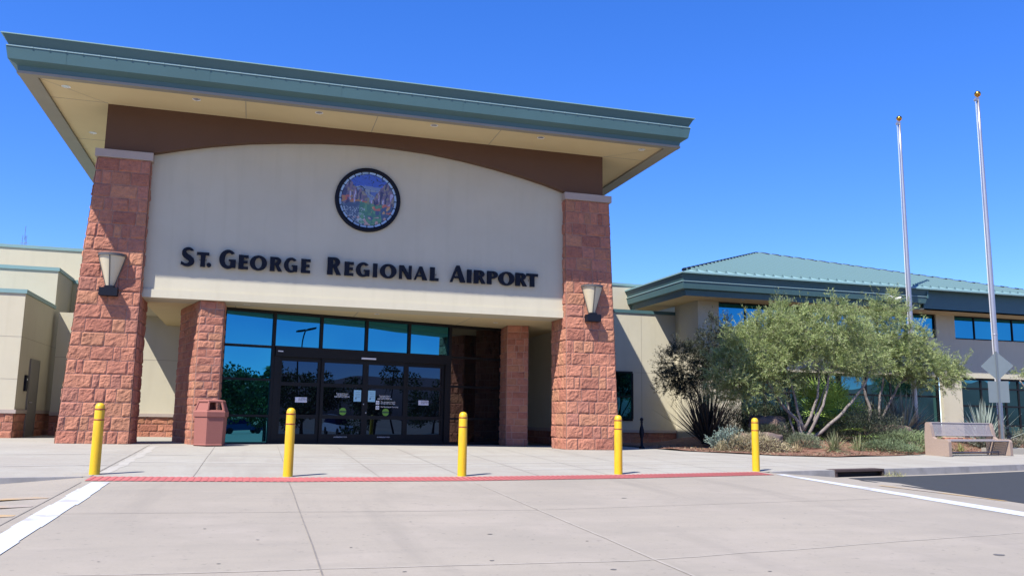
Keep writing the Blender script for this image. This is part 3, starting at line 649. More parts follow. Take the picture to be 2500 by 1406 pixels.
b = MB(); n = 48; b.add([(MC.x + MR * .89 * math.cos(2 * PI * k / n), MC.y - .035, MC.z + MR * .89 * math.sin(2 * PI * k / n)) for k in range(n)], [tuple(range(n - 1, -1, -1))]); b.build('backing', M['blackmatte'], med)
def scene_col(x, z):
    """colour of the picture at x,z in -1..1"""
    nz = lambda s, o=0: noise.noise(Vector((x * s + o, z * s, o)))
    wx, wz_ = x + .06 * nz(5, 3), z + .06 * nz(5, 8); v = nz(7, 11); w = nz(4, 21)
    zl = (.38 + .1 * nz(9, 2)) if -.42 < wx < -.16 else (.62 + .9 * (-.62 - wx) if wx < -.42 else .38 - 1.9 * (wx + .16))
    zr = -.25 + 1.45 * wx + .08 * nz(8, 7)
    rock = (wx < .02 and wz_ < zl) or (wx > 0 and wz_ < min(.72, zr))
    if abs(wx - .02) < .05 and -.18 < wz_ < .1: return (.20, .21, .13)
    if wz_ < -.16 + .12 * w:
        if abs(nz(9, 31)) < .05 and wx < -.1 and wz_ < -.3: return (.30, .36, .40)
        if wx > .15 and wz_ > -.52 and v > .12: return (.40, .13, .09) if w < .05 else (.46, .27, .12)
        if wz_ < -.66 and v > .2: return (.40, .27, .24)
        if abs(wx - .1) < .42 and w > -.25: return (.06, .17, .12) if v > -.1 else (.10, .24, .13)
        return (.055, .085, .15) if v < .15 else (.09, .13, .19)
    if rock:
        st = noise.noise(Vector((wx * 11, wz_ * 2.4, 4)))
        if st > .38: return (.34, .33, .48)
        if wz_ < .12 and wx < 0 and w > .1: return (.36, .11, .09) if v > 0 else (.34, .17, .07)
        if st > .12: return (.19, .13, .17)
        if st > -.2: return (.12, .105, .16) if v > -.1 else (.22, .20, .15)
        return (.045, .045, .10)
    q = noise.noise(Vector((wx * 1.4 + wz_ * 1.6, wz_ * 4.6 + .8 * wx, 2.5)))
    if abs(q - .06) < .02 or abs(q + .2) < .018: return (.03, .04, .06)
    if wz_ > .5 and q < .3: return (.05, .10, .40)
    return (.15, .21, .34) if q > .06 else ((.22, .26, .30) if q > -.2 else (.08, .13, .33))
b = MB(); N = 74; rad = MR * .80
for j in range(N):
    for i in range(N):
        x, z = -1 + 2 * (i + .5) / N, -1 + 2 * (j + .5) / N
        if x * x + z * z > 1.0: continue
        h = 1 / N; b.col = scene_col(x, z)
        b.add([(MC.x + rad * (x + sx * h), MC.y - .048, MC.z + rad * (z + sz_ * h)) for sx, sz_ in ((-1, -1), (1, -1), (1, 1), (-1, 1))], [(0, 1, 2, 3)])
b.build('picture', M['mosaic'], med, color=True)

# ------------------------------------------------------------------ wall lamps
def wall_lamp(x, label, z=4.16, yw=YF - .035):
    t = thing('wall_lamp', label, 'lamp', (x, yw, z), 'cone wall lamps on the stone pillars')
    b = MB(); b.box(x - .2, x + .2, yw - .22, yw + .04, z, z + .19); b.box(x - .10, x + .10, yw - .16, yw - .02, z + .19, z + .24); b.build('bracket', M['blackmatte'], t)
    b = MB(); b.lathe((x, yw, z), [(.085, .24), (.30, .98)], 22, PI, 2 * PI); b.build('shade', M['frost'], t, smooth=True)
    b = MB()
    for r_, h0, h1 in ((.305, .955, 1.02), (.09, .225, .255)):
        b.lathe((x, yw, z), [(r_ - .012, h0), (r_ + .014, h0), (r_ + .018, h1), (r_ - .02, h1)], 22, PI, 2 * PI)
    n = 14; b.add([(x + .30 * math.cos(PI + PI * k / n), yw + .30 * math.sin(PI + PI * k / n), z + 1.012) for k in range(n + 1)], [tuple(range(n + 1))])
    for a in (PI + .06, 1.5 * PI - .05, 2 * PI - .06):
        b.tube([(x + .09 * math.cos(a), yw + .09 * math.sin(a), z + .24), (x + .306 * math.cos(a), yw + .306 * math.sin(a), z + .98)], .014, 6)
    b.build('cage', M['lampmetal'], t)
    return t
l1 = wall_lamp(-3.47, 'cone shaped wall lamp on the stone pillar left of the doors, beside the rubbish bin side')
l1['label'] = 'frosted cone wall lamp on the left stone pillar, above the leftmost yellow bollard'
l2 = dup(l1, (8.88, YF - .035, 4.12), 'frosted cone wall lamp on the right stone pillar, nearest the shrubs')

# ------------------------------------------------------------------ flat roofed wing on the left
lw = thing('terminal_wing', 'beige stucco terminal wing with stepped flat roofs and teal coping left of the portico', 'building', (-9, 28, ZB))
ZL = .68
def coping(b, x0, x1, y0, y1, z, h=.11, o=.035):
    b.box(x0 - o, x1 + o, y0 - o, y1, z, z + h)
b = MB()
b.box(-14, -6.15, 26.0, 29.7, 1.47, 4.60); b.box(-14, -6.152, 29.6, 32.0, 1.47, 5.80); b.box(-14, 13.0, 31.9, 33, .6, 5.74); b.box(-14, -6.15, 29.7, 33, 1.2, 4.6)
w = b.build('wall', M['stucco'], lw)
b = MB(); b.box(-14, 15.9, 33, 44, .6, 7.05); b.build('rear_block', M['stucco'], lw)
b = MB(); b.box(-14, -6.15, 25.997, 26, 2.28, 2.29); b.box(-14, -6.15, 25.997, 26, 3.42, 3.43); b.box(-6.15, -6.147, 26, 31.9, 3.42, 3.43)
b.build('stucco_joint', M['stucco_joint'], w)
b = MB(); coping(b, -14, -6.15, 26.0, 29.6, 4.60); coping(b, -14, -6.15, 29.6, 31.9, 5.80); coping(b, -6.11, 13.0, 31.9, 33, 5.74, .13); coping(b, -14, 15.9, 33, 44, 7.05)
b.build('coping', M['roofgreen'], lw)
for q in ((-14, -6.10, 25.95, 26.0, 1.37, 1.47), (-6.15, -6.10, 26.0, 27.15, 1.37, 1.47), (-6.15, -6.10, 28.2, 31.9, 1.37, 1.47)): b = MB(); b.box(*q); b.build('sill', M['capstone'], w)
b = MB(); b.cur = 1; b.box(-14, -6.16, 26.01, 32, ZL - .1, 1.37); b.cur = 0
stone_face(b, (0, 26.0, 0), (1, 0, 0), (0, -1, 0), lambda z: -9, lambda z: -6.15, ZL, 1.37, .2, 201, amp=.025)
stone_face(b, (-6.15, 0, 0), (0, 1, 0), (1, 0, 0), lambda z: 26, lambda z: 27.15, ZL, 1.37, .2, 204, amp=.025); stone_face(b, (-6.15, 0, 0), (0, 1, 0), (1, 0, 0), lambda z: 28.2, lambda z: 31.9, ZL, 1.37, .2, 205, amp=.025)
b.build('stone_base', [M['stone'], M['mortar']], lw, color=True)
b = MB(); b.box(-6.16, -6.115, 27.2, 28.15, ZL - .01, 2.84); d = b.build('door', M['greydoor'], lw)
b = MB(); b.box(-6.15, -6.105, 27.14, 27.2, ZL, 2.90); b.box(-6.15, -6.105, 28.15, 28.21, ZL, 2.90); b.box(-6.15, -6.105, 27.2, 28.15, 2.84, 2.90); b.build('door_frame', M['greydoor'], d)
b = MB(); b.tube([(-6.10, 27.32, 1.68), (-6.06, 27.32, 1.68), (-6.06, 27.44, 1.68)], .012, 6); b.build('handle', M['steel'], d)
b = MB(); b.box(-6.15, -6.09, 26.72, 26.92, 1.98, 2.42); rd = b.build('card_reader', M['blackmatte'], lw)
b = MB(); b.box(-6.09, -6.087, 26.78, 26.86, 2.28, 2.33); b.build('reader_light', M['white'], rd)
b = MB()
pts = [(-12.55, 60, 6), (-12.55, 60, 17.2)]
for dx, dy in ((0, 0), (.28, 0), (.14, .24)): b.tube([(-12.7 + dx, 60 + dy, 6), (-12.7 + dx * .8, 60 + dy * .8, 12.5)], .014, 4)
for k in range(15): b.tube([(-12.7, 60, 6 + .42 * k), (-12.42, 60, 6.2 + .42 * k)], .008, 4)
b.tube([(-12.58, 60, 12.2), (-12.58, 60, 13.1)], .015, 4)
for z, s in ((12.0, .25),): b.tube([(-12.58 - s, 60, z), (-12.58 + s, 60, z)], .012, 4)
b.v = [(x - 2.0, y, z) for x, y, z in b.v]
tag(b.build('antenna_mast', M['postgalv']), 'thin lattice antenna mast rising behind the flat roof at far left', 'antenna')

# ------------------------------------------------------------------ hip roofed wing on the right
hw = thing('terminal_hall', 'long beige terminal hall with green standing seam hip roof and a strip of high windows', 'building', (24, 29.3, .5))
YH = 29.3; XC = 16.12; ZE = 6.86; EX0, EX1, EY = 14.72, 33.0, 27.85
b = MB()
b.box(XC, 27.28, YH, YH + .35, 3.42, 5.04); b.box(27.28, 28.24, YH, YH + .35, 3.42, 6.05); b.box(28.24, 46, YH, YH + .35, 3.42, 5.04); b.box(XC, 46, YH, YH + .35, 6.04, 6.5)
b.box(XC, 17.02, YH, YH + .35, 5.04, 6.04); b.box(XC, 17.9, YH, YH + .35, 1.1, 3.42)
b.box(XC, XC + .35, YH + .35, 31.2, .6, 6.5); b.box(9.4, XC, 31.2, 31.55, 1.07, 5.66); b.box(27.27, 28.25, YH - .16, YH, .5, 3.415)
b.box(17.9, 46, YH + .1, YH + .3, .5, .98)
w = b.build('wall', M['stucco'], hw)
b = MB(); b.box(9.4, XC, 31.16, 31.5, 5.66, 5.79); b.build('coping', M['green'], hw)
b = MB(); b.box(13.9 - .9, 13.9 - .88, 31.197, 31.2, 1.1, 5.6); b.box(14.62, 14.635, 31.197, 31.2, 1.1, 5.6); b.box(9.4, XC, 31.197, 31.2, 3.3, 3.312); b.build('stucco_joint', M['stucco_joint'], w)
for q in ((9.4, XC - .02, 31.12, 31.2, .97, 1.07), (XC - .07, 17.9, YH - .07, YH, 1.0, 1.1)): b = MB(); b.box(*q); b.build('sill', M['capstone'], w)
b = MB(); b.cur = 1; b.box(9.4, XC, 31.19, 31.5, .4, .97); b.cur = 0
stone_face(b, (0, 31.18, 0), (1, 0, 0), (0, -1, 0), lambda z: 9.4, lambda z: XC - .02, .5, .97, .2, 301, amp=.025, step=.06); b.build('stone_base', [M['stone'], M['mortar']], hw, color=True)
b = MB(); b.cur = 1; b.box(XC - .03, 17.9, YH - .02, YH + .2, .4, 1.0); b.cur = 0
stone_face(b, (0, YH - .03, 0), (1, 0, 0), (0, -1, 0), lambda z: XC - .03, lambda z: 17.9, .5, 1.0, .2, 303, amp=.025, step=.06); b.build('stone_base', [M['stone'], M['mortar']], hw, color=True)
b = MB(); b.cur = 1; b.box(26.6, 29, YH - .16, YH + .05, .4, .94); b.cur = 0
stone_face(b, (0, YH - .17, 0), (1, 0, 0), (0, -1, 0), lambda z: 26.6, lambda z: 29.0, .4, .95, .2, 304, amp=.025, step=.06); b.build('stone_base', [M['stone'], M['mortar']], hw, color=True)
def window_row(xs, z0, z1, y, m, name='window', zbars=(), fr=.045, label=None, d=.10):
    b = MB(); b.box(xs[0], xs[-1], y + d - .02, y + d + .06, z1 - fr * 1.3, z1); b.box(xs[0], xs[-1], y + d - .02, y + d + .06, z0, z0 + fr * 1.3)
    for x in xs: b.box(x - fr / 2 - (0 if x != xs[-1] else fr / 2), x + fr / 2 + (0 if x != xs[0] else fr / 2), y + d - .02, y + d + .06, z0 + fr * 1.3, z1 - fr * 1.3)
    for z in zbars: b.box(xs[0], xs[-1], y + d - .019, y + d + .05, z - fr / 2, z + fr / 2)
    b.box(xs[0], xs[-1], y + d + .1, y + d + .12, z0, z1)
    f = b.build(name, M['black'], hw)
    b = MB()
    for k, (a, c) in enumerate(zip(xs, xs[1:])):
        tx, tz = random.uniform(-.004, .004), random.uniform(-.004, .004)
        b.add([(a, y + d + .02 - tx - tz, z0), (c, y + d + .02 + tx - tz, z0), (c, y + d + .02 + tx + tz, z1), (a, y + d + .02 - tx + tz, z1)], [(0, 1, 2, 3)])
    b.build('glass_pane', m, f)
    return f
window_row([17.02, 18.24, 19.42, 20.6, 21.84, 23.11, 24.41, 25.8, 27.28], 5.04, 6.04, YH, M['glass'], 'clerestory_window')
window_row([28.24, 29.35, 31.4, 32.6, 33.9, 35.2, 36.5, 38], 5.04, 6.04, YH, M['glass'], 'clerestory_window')
window_row([17.9, 19.0, 20.1, 21.3, 22.5, 23.7, 24.9, 26.1, 27.27], .98, 3.42, YH, M['glassteal'], 'storefront_window', (1.5, 2.6), .07)
window_row([28.24, 29.5, 30.8, 31.5, 32.2, 33.4, 34.6, 36, 38], .98, 3.42, YH, M['glassteal'], 'storefront_window', (1.45, 2.25, 2.98), .07)
window_row([13.3, 14.22], 1.42, 3.34, 31.07, M['glass'], 'narrow_window', (2.35,), .05)
# eaves, soffit and hip roof
PR2 = [(1.10, 6.02), (1.14, 6.22), (1.265, 6.26), (1.32, 6.52), (1.28, 6.54), (1.28, 6.57), (1.33, 6.70), (1.39, 6.82), (1.3, 6.84)]
def lips2(b):
    b.cur = 1; b.box(XC - 1.31, 25.7, YH - 1.335, YH - 1.318, 6.51, 6.535); b.box(XC - 1.335, XC - 1.318, YH - 1.3, 36, 6.51, 6.535)
    b.cur = 0
    for x in [15.5 + 3.05 * i for i in range(3)]: b.add([(x, YH - 1.268, 6.265), (x + .012, YH - 1.268, 6.265), (x + .012, YH - 1.323, 6.515), (x, YH - 1.323, 6.515)], [(0, 1, 2, 3)])
    b.box(25.70, 37, YH - 1.10, YH - 1.0, 6.03, 6.84); b.box(25.66, 25.72, YH - 1.36, YH - 1.1, 6.46, 6.82)
fascia(PR2, XC, 25.7 - 1.32, YH, 36, 'fascia', hw, sides='l', extra=lips2)
b = MB(); b.box(XC - 1.1, 37, YH - 1.1, YH + .02, 6.03, 6.08); b.box(XC - 1.1, XC + .02, YH + .02, 36, 6.03, 6.08); b.build('soffit', M['soffit'], hw)
b = MB()
A_ = Vector((23.48, 36.63, 9.71)); P0 = Vector((EX0, EY, ZE)); P1 = Vector((EX1, EY, ZE)); sl = (A_.z - ZE) / (A_.y - EY)
b.add([P0, P1, A_, (EX0, 45.4, ZE), (EX1, 45.4, ZE)], [(0, 1, 2), (3, 0, 2), (1, 4, 2), (4, 3, 2)])
b.add([P0, P1, P1 - Vector((0, 0, .06)), P0 - Vector((0, 0, .06)), (EX0, 45.4, ZE), (EX0, 45.4, ZE - .06)], [(3, 2, 1, 0), (0, 4, 5, 3)])
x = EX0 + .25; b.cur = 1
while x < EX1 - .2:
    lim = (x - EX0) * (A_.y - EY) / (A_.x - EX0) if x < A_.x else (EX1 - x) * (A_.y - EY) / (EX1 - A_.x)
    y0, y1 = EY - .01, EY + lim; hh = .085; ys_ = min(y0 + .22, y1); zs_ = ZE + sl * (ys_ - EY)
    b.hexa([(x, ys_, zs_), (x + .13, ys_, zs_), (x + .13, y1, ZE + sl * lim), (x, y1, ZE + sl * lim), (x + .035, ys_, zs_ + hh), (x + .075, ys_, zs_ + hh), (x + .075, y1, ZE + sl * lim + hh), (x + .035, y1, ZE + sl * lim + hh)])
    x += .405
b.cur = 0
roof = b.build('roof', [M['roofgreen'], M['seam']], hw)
b = MB(); b.tube([P0 + Vector((0, 0, .04)), A_ + Vector((0, 0, .05))], .04, 6); b.tube([A_ + Vector((0, 0, .05)), P1 + Vector((0, 0, .04))], .04, 6)
for E_ in (P0, P1):
    L_ = (A_ - E_).length; nn = int(L_ / .55); dv = (A_ - E_) / L_
    for i in range(nn): b.tube([E_ + dv * (i * .55 + .1) + Vector((0, 0, .06)), E_ + dv * (i * .55 + .42) + Vector((0, 0, .06))], .045, 6)
b.build('hip_cap', M['blackmatte'], roof)
for x, y in ((17.6, 28.5), (26.2, 28.5)): downlight(x, y, 6.03, hw, .08)
sc_ = thing('security_camera', 'white twin security camera fixed to the green fascia above the trees', 'security camera', (23.9, 27.98, 6.35))
b = MB(); b.box(23.8, 24.0, 27.82, 28.08, 6.36, 6.44); b.build('bracket', M['white'], sc_)
for x, a in ((23.74, -.5), (24.08, .5)):
    b = MB(); b.lathe((0, 0, 0), [(.001, -.16), (.06, -.16), (.075, -.1), (.075, .12), (.08, .13), (.08, .2), (.065, .2)], 14)
    b.v = [(x + p * math.cos(a) + r_ * math.sin(a), 27.85 - r_ * math.cos(a) + p * math.sin(a), 6.33 + q) for p, q, r_ in b.v]; o = b.build('camera_head', M['white'], sc_, smooth=True)
    b = MB(); b.lathe((0, 0, 0), [(.064, .195), (.001, .195)], 14); b.v = [(x + p * math.cos(a) + r_ * math.sin(a), 27.85 - r_ * math.cos(a) + p * math.sin(a), 6.33 + q) for p, q, r_ in b.v]; b.build('lens', M['blackmatte'], o)

# ------------------------------------------------------------------ bollards
BOL = [(-2.30, 14.75), (.58, 14.52), (3.49, 14.68), (6.61, 15.15), (10.03, 15.91)]
BL = ['yellow bollard at the far left, in front of the left stone pillar', 'yellow bollard in front of the left door leaves', 'yellow bollard just right of the doors, middle of the five',
      'yellow bollard in front of the right stone pillar', 'yellow bollard at the right end, in front of the planting bed']
def bollard(x, y):
    z = gz(x, y); t = thing('bollard', BL[0], 'bollard', (x, y, z), 'yellow bollards along the kerb')
    r_ = .072
    b = MB(); b.lathe((x, y, z), [(r_ + .006, -.02), (r_ + .006, .01), (r_ + .004, .5), (r_, 1.02), (r_ - .006, 1.055), (r_ - .022, 1.078), (r_ - .045, 1.09), (.001, 1.094)], 28); b.build('sleeve', M['yellow'], t, smooth=True)
    for h in (.825, .985):
        b = MB(); b.lathe((x, y, z), [(r_ + .0035, h), (r_ + .0045, h + .002), (r_ + .0045, h + .016), (r_ + .0025, h + .018)], 28); b.build('band', M['redband'], t, smooth=True)
    return t
b0 = bollard(*BOL[0])
for (x, y), l in zip(BOL[1:], BL[1:]): dup(b0, (x, y, gz(x, y)), l)

# ------------------------------------------------------------------ rubbish bin
tx, ty = -.98, 22.02; tz = gz(tx, ty)
bin_ = thing('rubbish_bin', 'pink hexagonal concrete rubbish bin with open hood beside the stone pier', 'rubbish bin', (tx, ty, tz))
hexp = lambda r_, a0=R(20): [(tx + r_ * math.cos(a0 + PI / 3 * k), ty + r_ * math.sin(a0 + PI / 3 * k)) for k in range(6)]
def loft(b, rings):
    base = len(b.v); n = 6; vs = []
    for r_, z in rings: vs += [(x, y, tz + z) for x, y in hexp(r_)]
    b.add(vs, [(i * n + k, i * n + (k + 1) % n, (i + 1) * n + (k + 1) % n, (i + 1) * n + k) for i in range(len(rings) - 1) for k in range(n)])
b = MB(); loft(b, [(.01, 0), (.36, 0), (.385, .03), (.37, .05), (.39, .70), (.385, .71)]); b.build('body', M['trash'], bin_)
b = MB(); loft(b, [(.385, .68), (.415, .69), (.425, .80), (.40, .835), (.34, .845), (.30, .84), (.01, .84)]); b.build('rim', M['trash'], bin_)
b = MB(); lo, hi = hexp(.375), hexp(.30); L = [Vector((x, y, tz + .835)) for x, y in lo]; Hh = [Vector((x, y, tz + 1.05)) for x, y in hi]
for k in range(6):
    b.tube([L[k], Hh[k]], [.03, .026], 6)
    b.tube([Hh[k], Hh[(k + 1) % 6]], .028, 6)
loft(b, [(.33, 1.03), (.335, 1.06), (.30, 1.085), (.01, 1.10)])
for k in (1, 3, 5):
    a, c, e, f_ = L[k], L[(k + 1) % 6], Hh[(k + 1) % 6], Hh[k]
    b.add([a, c, e, f_], [(0, 1, 2, 3)])
b.build('hood', M['trash'], bin_)
b = MB(); loft(b, [(.24, .845), (.24, .85), (.01, .852)]); b.build('liner', M['darkhole'], bin_)

# ------------------------------------------------------------------ bench
ex = Vector((.974, .225, 0)); ey = Vector((-.225, .974, 0)); bo = Vector((21.3, 21.85, 0)); bo.z = gz(bo.x, bo.y)
bench = thing('bench', 'tan concrete bench with perforated metal seat and back at the kerbside planting bed', 'bench', tuple(bo))
def bp(x, y, z): return bo + ex * x + ey * y + ZZ * z
SIDE = [(-.42, 0), (-.42, .42), (-.38, .48), (-.30, .50), (.02, .50), (.10, .56), (.16, .90), (.20, 1.00), (.28, 1.0), (.32, .96), (.36, .55), (.36, 0)]
for s in (-1.62, 1.48):
    b = MB(); n = len(SIDE); b.add([bp(s, y, z) for y, z in SIDE] + [bp(s + .14, y, z) for y, z in SIDE], [tuple(range(n - 1, -1, -1)), tuple(range(n, 2 * n))] + [(i, n + i, n + (i + 1) % n, (i + 1) % n)[::-1] for i in range(n)])
    b.build('end_panel', M['bench'], bench)
def perf(name, pts, u0=-1.48, u1=1.48, t=.012, nx=80):
    """perforated sheet drawn as a lattice of small bars along the profile pts (y,z)"""
    b = MB(); L = 0; seg = []
    for (a, c) in zip(pts, pts[1:]): seg.append((a, c, math.hypot(c[0] - a[0], c[1] - a[1])))
    for a, c, l in seg:
        nr = max(1, int(l / .034))
        for k in range(nr):
            f0, f1 = k / nr, (k + .58) / nr
            p = lambda f: (a[0] + (c[0] - a[0]) * f, a[1] + (c[1] - a[1]) * f)
            (y0, z0), (y1, z1) = p(f0), p(f1)
            b.add([bp(u0, y0, z0), bp(u1, y0, z0), bp(u1, y1, z1), bp(u0, y1, z1)], [(0, 1, 2, 3)])
        for i in range(nx):
            u = u0 + (u1 - u0) * i / nx; w_ = (u1 - u0) / nx * .5
            b.add([bp(u, a[0] + .001, a[1] + .001), bp(u + w_, a[0] + .001, a[1] + .001), bp(u + w_, c[0] + .001, c[1] + .001), bp(u, c[0] + .001, c[1] + .001)], [(0, 1, 2, 3)])
    for y, z in (pts[0], pts[-1]): b.tube([bp(u0, y, z), bp(u1, y, z)], .022, 8)
    return b.build(name, M['meshmetal'], bench)
perf('backrest', [(.12, .60), (.17, .80), (.22, .98)]); perf('seat', [(-.38, .45), (-.30, .47), (0, .43), (.08, .47)])
b = MB(); b.tube([bp(-1.5, -.05, .1), bp(1.5, -.05, .1)], .02, 6); b.build('brace', M['meshmetal'], bench)

# ------------------------------------------------------------------ flagpoles
def flagpole(x, y, label, h=12.5):
    z = sz(x, y) - .02; t = thing('flagpole', label, 'flagpole', (x, y, z), 'aluminium flagpoles without flags')
    b = MB(); n = 10; b.tube([(x, y, z + h * i / n) for i in range(n + 1)], [.09 if i < 5 else .09 - .048 * (i - 5) / 5 for i in range(n + 1)], 20); b.build('pole', M['steel'], t, smooth=True)
    b = MB(); b.lathe((x, y, z), [(.001, h + .04), (.02, h + .04), (.02, h + .1)], 8); b.lathe((x, y, z + h + .2), [(.001, -.11)] + [(.11 * math.cos(a), .11 * math.sin(a)) for a in [R(-80 + 20 * k) for k in range(9)]] + [(.001, .11)], 18); b.build('ball', M['gold'], t, smooth=True)
    b = MB(); b.box(x - .12, x + .03, y - .035, y + .035, z + h - .02, z + h + .05); b.tube([(x - .1, y - .05, z + h - .03), (x - .1, y + .05, z + h - .03)], .05, 10); b.build('truck', M['steel'], t)
    b = MB(); b.tube([(x - .12, y, z + h - .05), (x - .125, y - .02, z + h * .5), (x - .12, y - .02, z + 1.3)], .006, 4); b.tube([(x - .08, y, z + h - .05), (x - .11, y + .02, z + h * .5), (x - .12, y, z + 1.3)], .006, 4); b.build('halyard', M['rope'], t)
    b = MB(); b.lathe((x, y, z), [(.105, 0), (.15, .0), (.15, .05), (.1, .09)], 20); b.build('base_collar', M['steel'], t, smooth=True)
    b = MB(); b.lathe((x, y, z), [(.099, h * .32), (.102, h * .32 + .005), (.102, h * .32 + .03), (.099, h * .32 + .035)], 20); b.build('joint_ring', M['steel'], t)
    return t
f1 = flagpole(24.32, 23.5, 'aluminium flagpole with gold ball nearest the right edge, rising behind the bench')
f2 = dup(f1, (24.12, 27.2, sz(24.12, 27.2) - .02), 'aluminium flagpole with gold ball rising behind the green trees')
x, y = 24.32, 23.5
b = MB(); b.box(x - .4, x + 1.1, y - .35, y + .5, gz(x, y) - .1, gz(x, y) + .19); tag(b.build('concrete_footing', M['walk']), 'low concrete footing slab under the right flagpole', 'footing')

# ------------------------------------------------------------------ road sign seen from the back
sx_, sy_ = 23.5, 22.7; szz = gz(sx_, sy_)
rs = thing('road_sign', 'back of a diamond road sign and small plate on a steel post by the bench', 'sign', (sx_, sy_, szz))
b = MB(); b.box(sx_ - .028, sx_ + .028, sy_ - .02, sy_ + .02, szz - .1, szz + 3.36); b.build('post', M['postgalv'], rs)
sd = Vector((.69, -.72, 0)); sn = Vector((.72, .69, 0))
def splate(poly, zc, name, d=.03):
    b = MB(); n = len(poly); c = Vector((sx_, sy_, zc)) + sn * d
    b.add([c + sd * u + ZZ * v for u, v in poly] + [c - sn * .004 + sd * u + ZZ * v for u, v in poly], [tuple(range(n)), tuple(range(2 * n - 1, n - 1, -1))] + [(i, (i + 1) % n, n + (i + 1) % n, n + i) for i in range(n)])
    return b.build(name, M['signback'], rs)
rr_ = .03; splate([(0, -.47), (.02, -.46), (.46, -.02), (.47, 0), (.46, .02), (.02, .46), (0, .47), (-.02, .46), (-.46, .02), (-.47, 0), (-.46, -.02), (-.02, -.46)], szz + 2.88, 'diamond_plate')
splate([(-.3, -.35), (.3, -.35), (.3, .35), (-.3, .35)], szz + 2.03, 'square_plate')

# ------------------------------------------------------------------ kerb drain inlet, black post
xa, xb = 12.15, 13.75
dr = thing('drain_inlet', 'rust brown drain inlet with dark mouth set in the kerb', 'drain', (12.95, ky(12.95), gz(12.95, 16.5) - .15))
M['rust'] = mat('rusty_iron', (.055, .035, .03), .8, var=.3, scale=8)
b = MB(); P = lambda x, o, z: (x, ky(x) + o, gz(x, ky(x)) + z)
for (x0, x1, o0, o1, z0, z1) in ((xa, xb, -.12, .22, -.035, .012), (xa, xa + .07, -.11, .2, -.45, -.035), (xb - .07, xb, -.11, .2, -.45, -.035), (xa, xb, -.16, .2, -.45, -.19)):
    b.hexa([P(x0, o0, z0), P(x1, o0, z0), P(x1, o1, z0), P(x0, o1, z0), P(x0, o0, z1), P(x1, o0, z1), P(x1, o1, z1), P(x0, o1, z1)])
b.build('frame', M['rust'], dr)
b = MB(); b.hexa([P(xa + .07, .0, -.19), P(xb - .07, .0, -.19), P(xb - .07, .19, -.19), P(xa + .07, .19, -.19), P(xa + .07, .0, -.036), P(xb - .07, .0, -.036), P(xb - .07, .19, -.036), P(xa + .07, .19, -.036)]); b.build('mouth', M['darkhole'], dr)
px_, py_ = 11.24, 24.0; pz_ = gz(px_, py_)
bpst = thing('ornamental_post', 'slim black ornamental iron post standing in the shade by the right pillar', 'post', (px_, py_, pz_))
b = MB(); b.lathe((px_, py_, pz_), [(.09, 0), (.09, .04), (.04, .08), (.035, .3), (.06, .38), (.075, .48), (.06, .6), (.035, .68), (.03, .78), (.045, .8), (.03, .82)], 14); b.build('shaft', M['blackmatte'], bpst, smooth=True)
b = MB(); b.lathe((px_, py_, pz_ + .87), [(.001, -.055), (.04, -.04), (.055, 0), (.04, .04), (.001, .055)], 12); b.build('finial', M['blackmatte'], bpst, smooth=True)

# ------------------------------------------------------------------ plants
EXv = Vector((.959, -.283, 0)); EYv = Vector((.283, .959, 0))     # picture-parallel and depth axes used to shape the crowns
def leaves_mesh(name, pos, dirs, ln, wd, cols, mtl, parent, droop=0.):
    """one thin quad per leaf, numpy built"""
    n = len(pos); pos = np.asarray(pos, float); dirs = np.asarray(dirs, float); dirs /= np.linalg.norm(dirs, axis=1)[:, None] + 1e-9
    rv = np.random.normal(size=(n, 3)); sv = np.cross(dirs, rv); sv /= np.linalg.norm(sv, axis=1)[:, None] + 1e-9
    ln = np.asarray(ln).reshape(-1, 1) * np.ones((n, 1)); wd = np.asarray(wd).reshape(-1, 1) * np.ones((n, 1))
    a = pos; m = pos + dirs * ln * .5; e = pos + dirs * ln; e[:, 2] -= (droop * ln[:, 0]); 
    v = np.stack([a, m + sv * wd * .5, e, m - sv * wd * .5], 1).reshape(-1, 3)
    off = Vector((0, 0, 0)); p = parent
    while p is not None: off += p.location; p = p.parent
    v = v - np.array(off)
    me = bpy.data.meshes.new(name); me.vertices.add(4 * n); me.vertices.foreach_set('co', v.astype(np.float32).ravel())
    me.loops.add(4 * n); me.loops.foreach_set('vertex_index', np.arange(4 * n, dtype=np.int32))
    me.polygons.add(n); me.polygons.foreach_set('loop_start', np.arange(0, 4 * n, 4, dtype=np.int32)); me.polygons.foreach_set('loop_total', np.full(n, 4, dtype=np.int32))
    me.materials.append(mtl); me.update(calc_edges=True)
    ca = me.color_attributes.new('Col', 'FLOAT_COLOR', 'POINT'); c = np.concatenate([np.asarray(cols), np.ones((n, 1))], 1).repeat(4, 0); ca.data.foreach_set('color', c.astype(np.float32).ravel())
    o = bpy.data.objects.new(name, me); COL.objects.link(o); o.parent = parent
    return o
def pal(base, n, v=.22):
    base = np.array(base); i = np.random.randint(0, len(base), n); return base[i] * (1 + np.random.uniform(-v, v, (n, 1)))
GREEN = [(.27, .345, .125), (.33, .385, .15), (.22, .29, .10), (.36, .39, .20)]
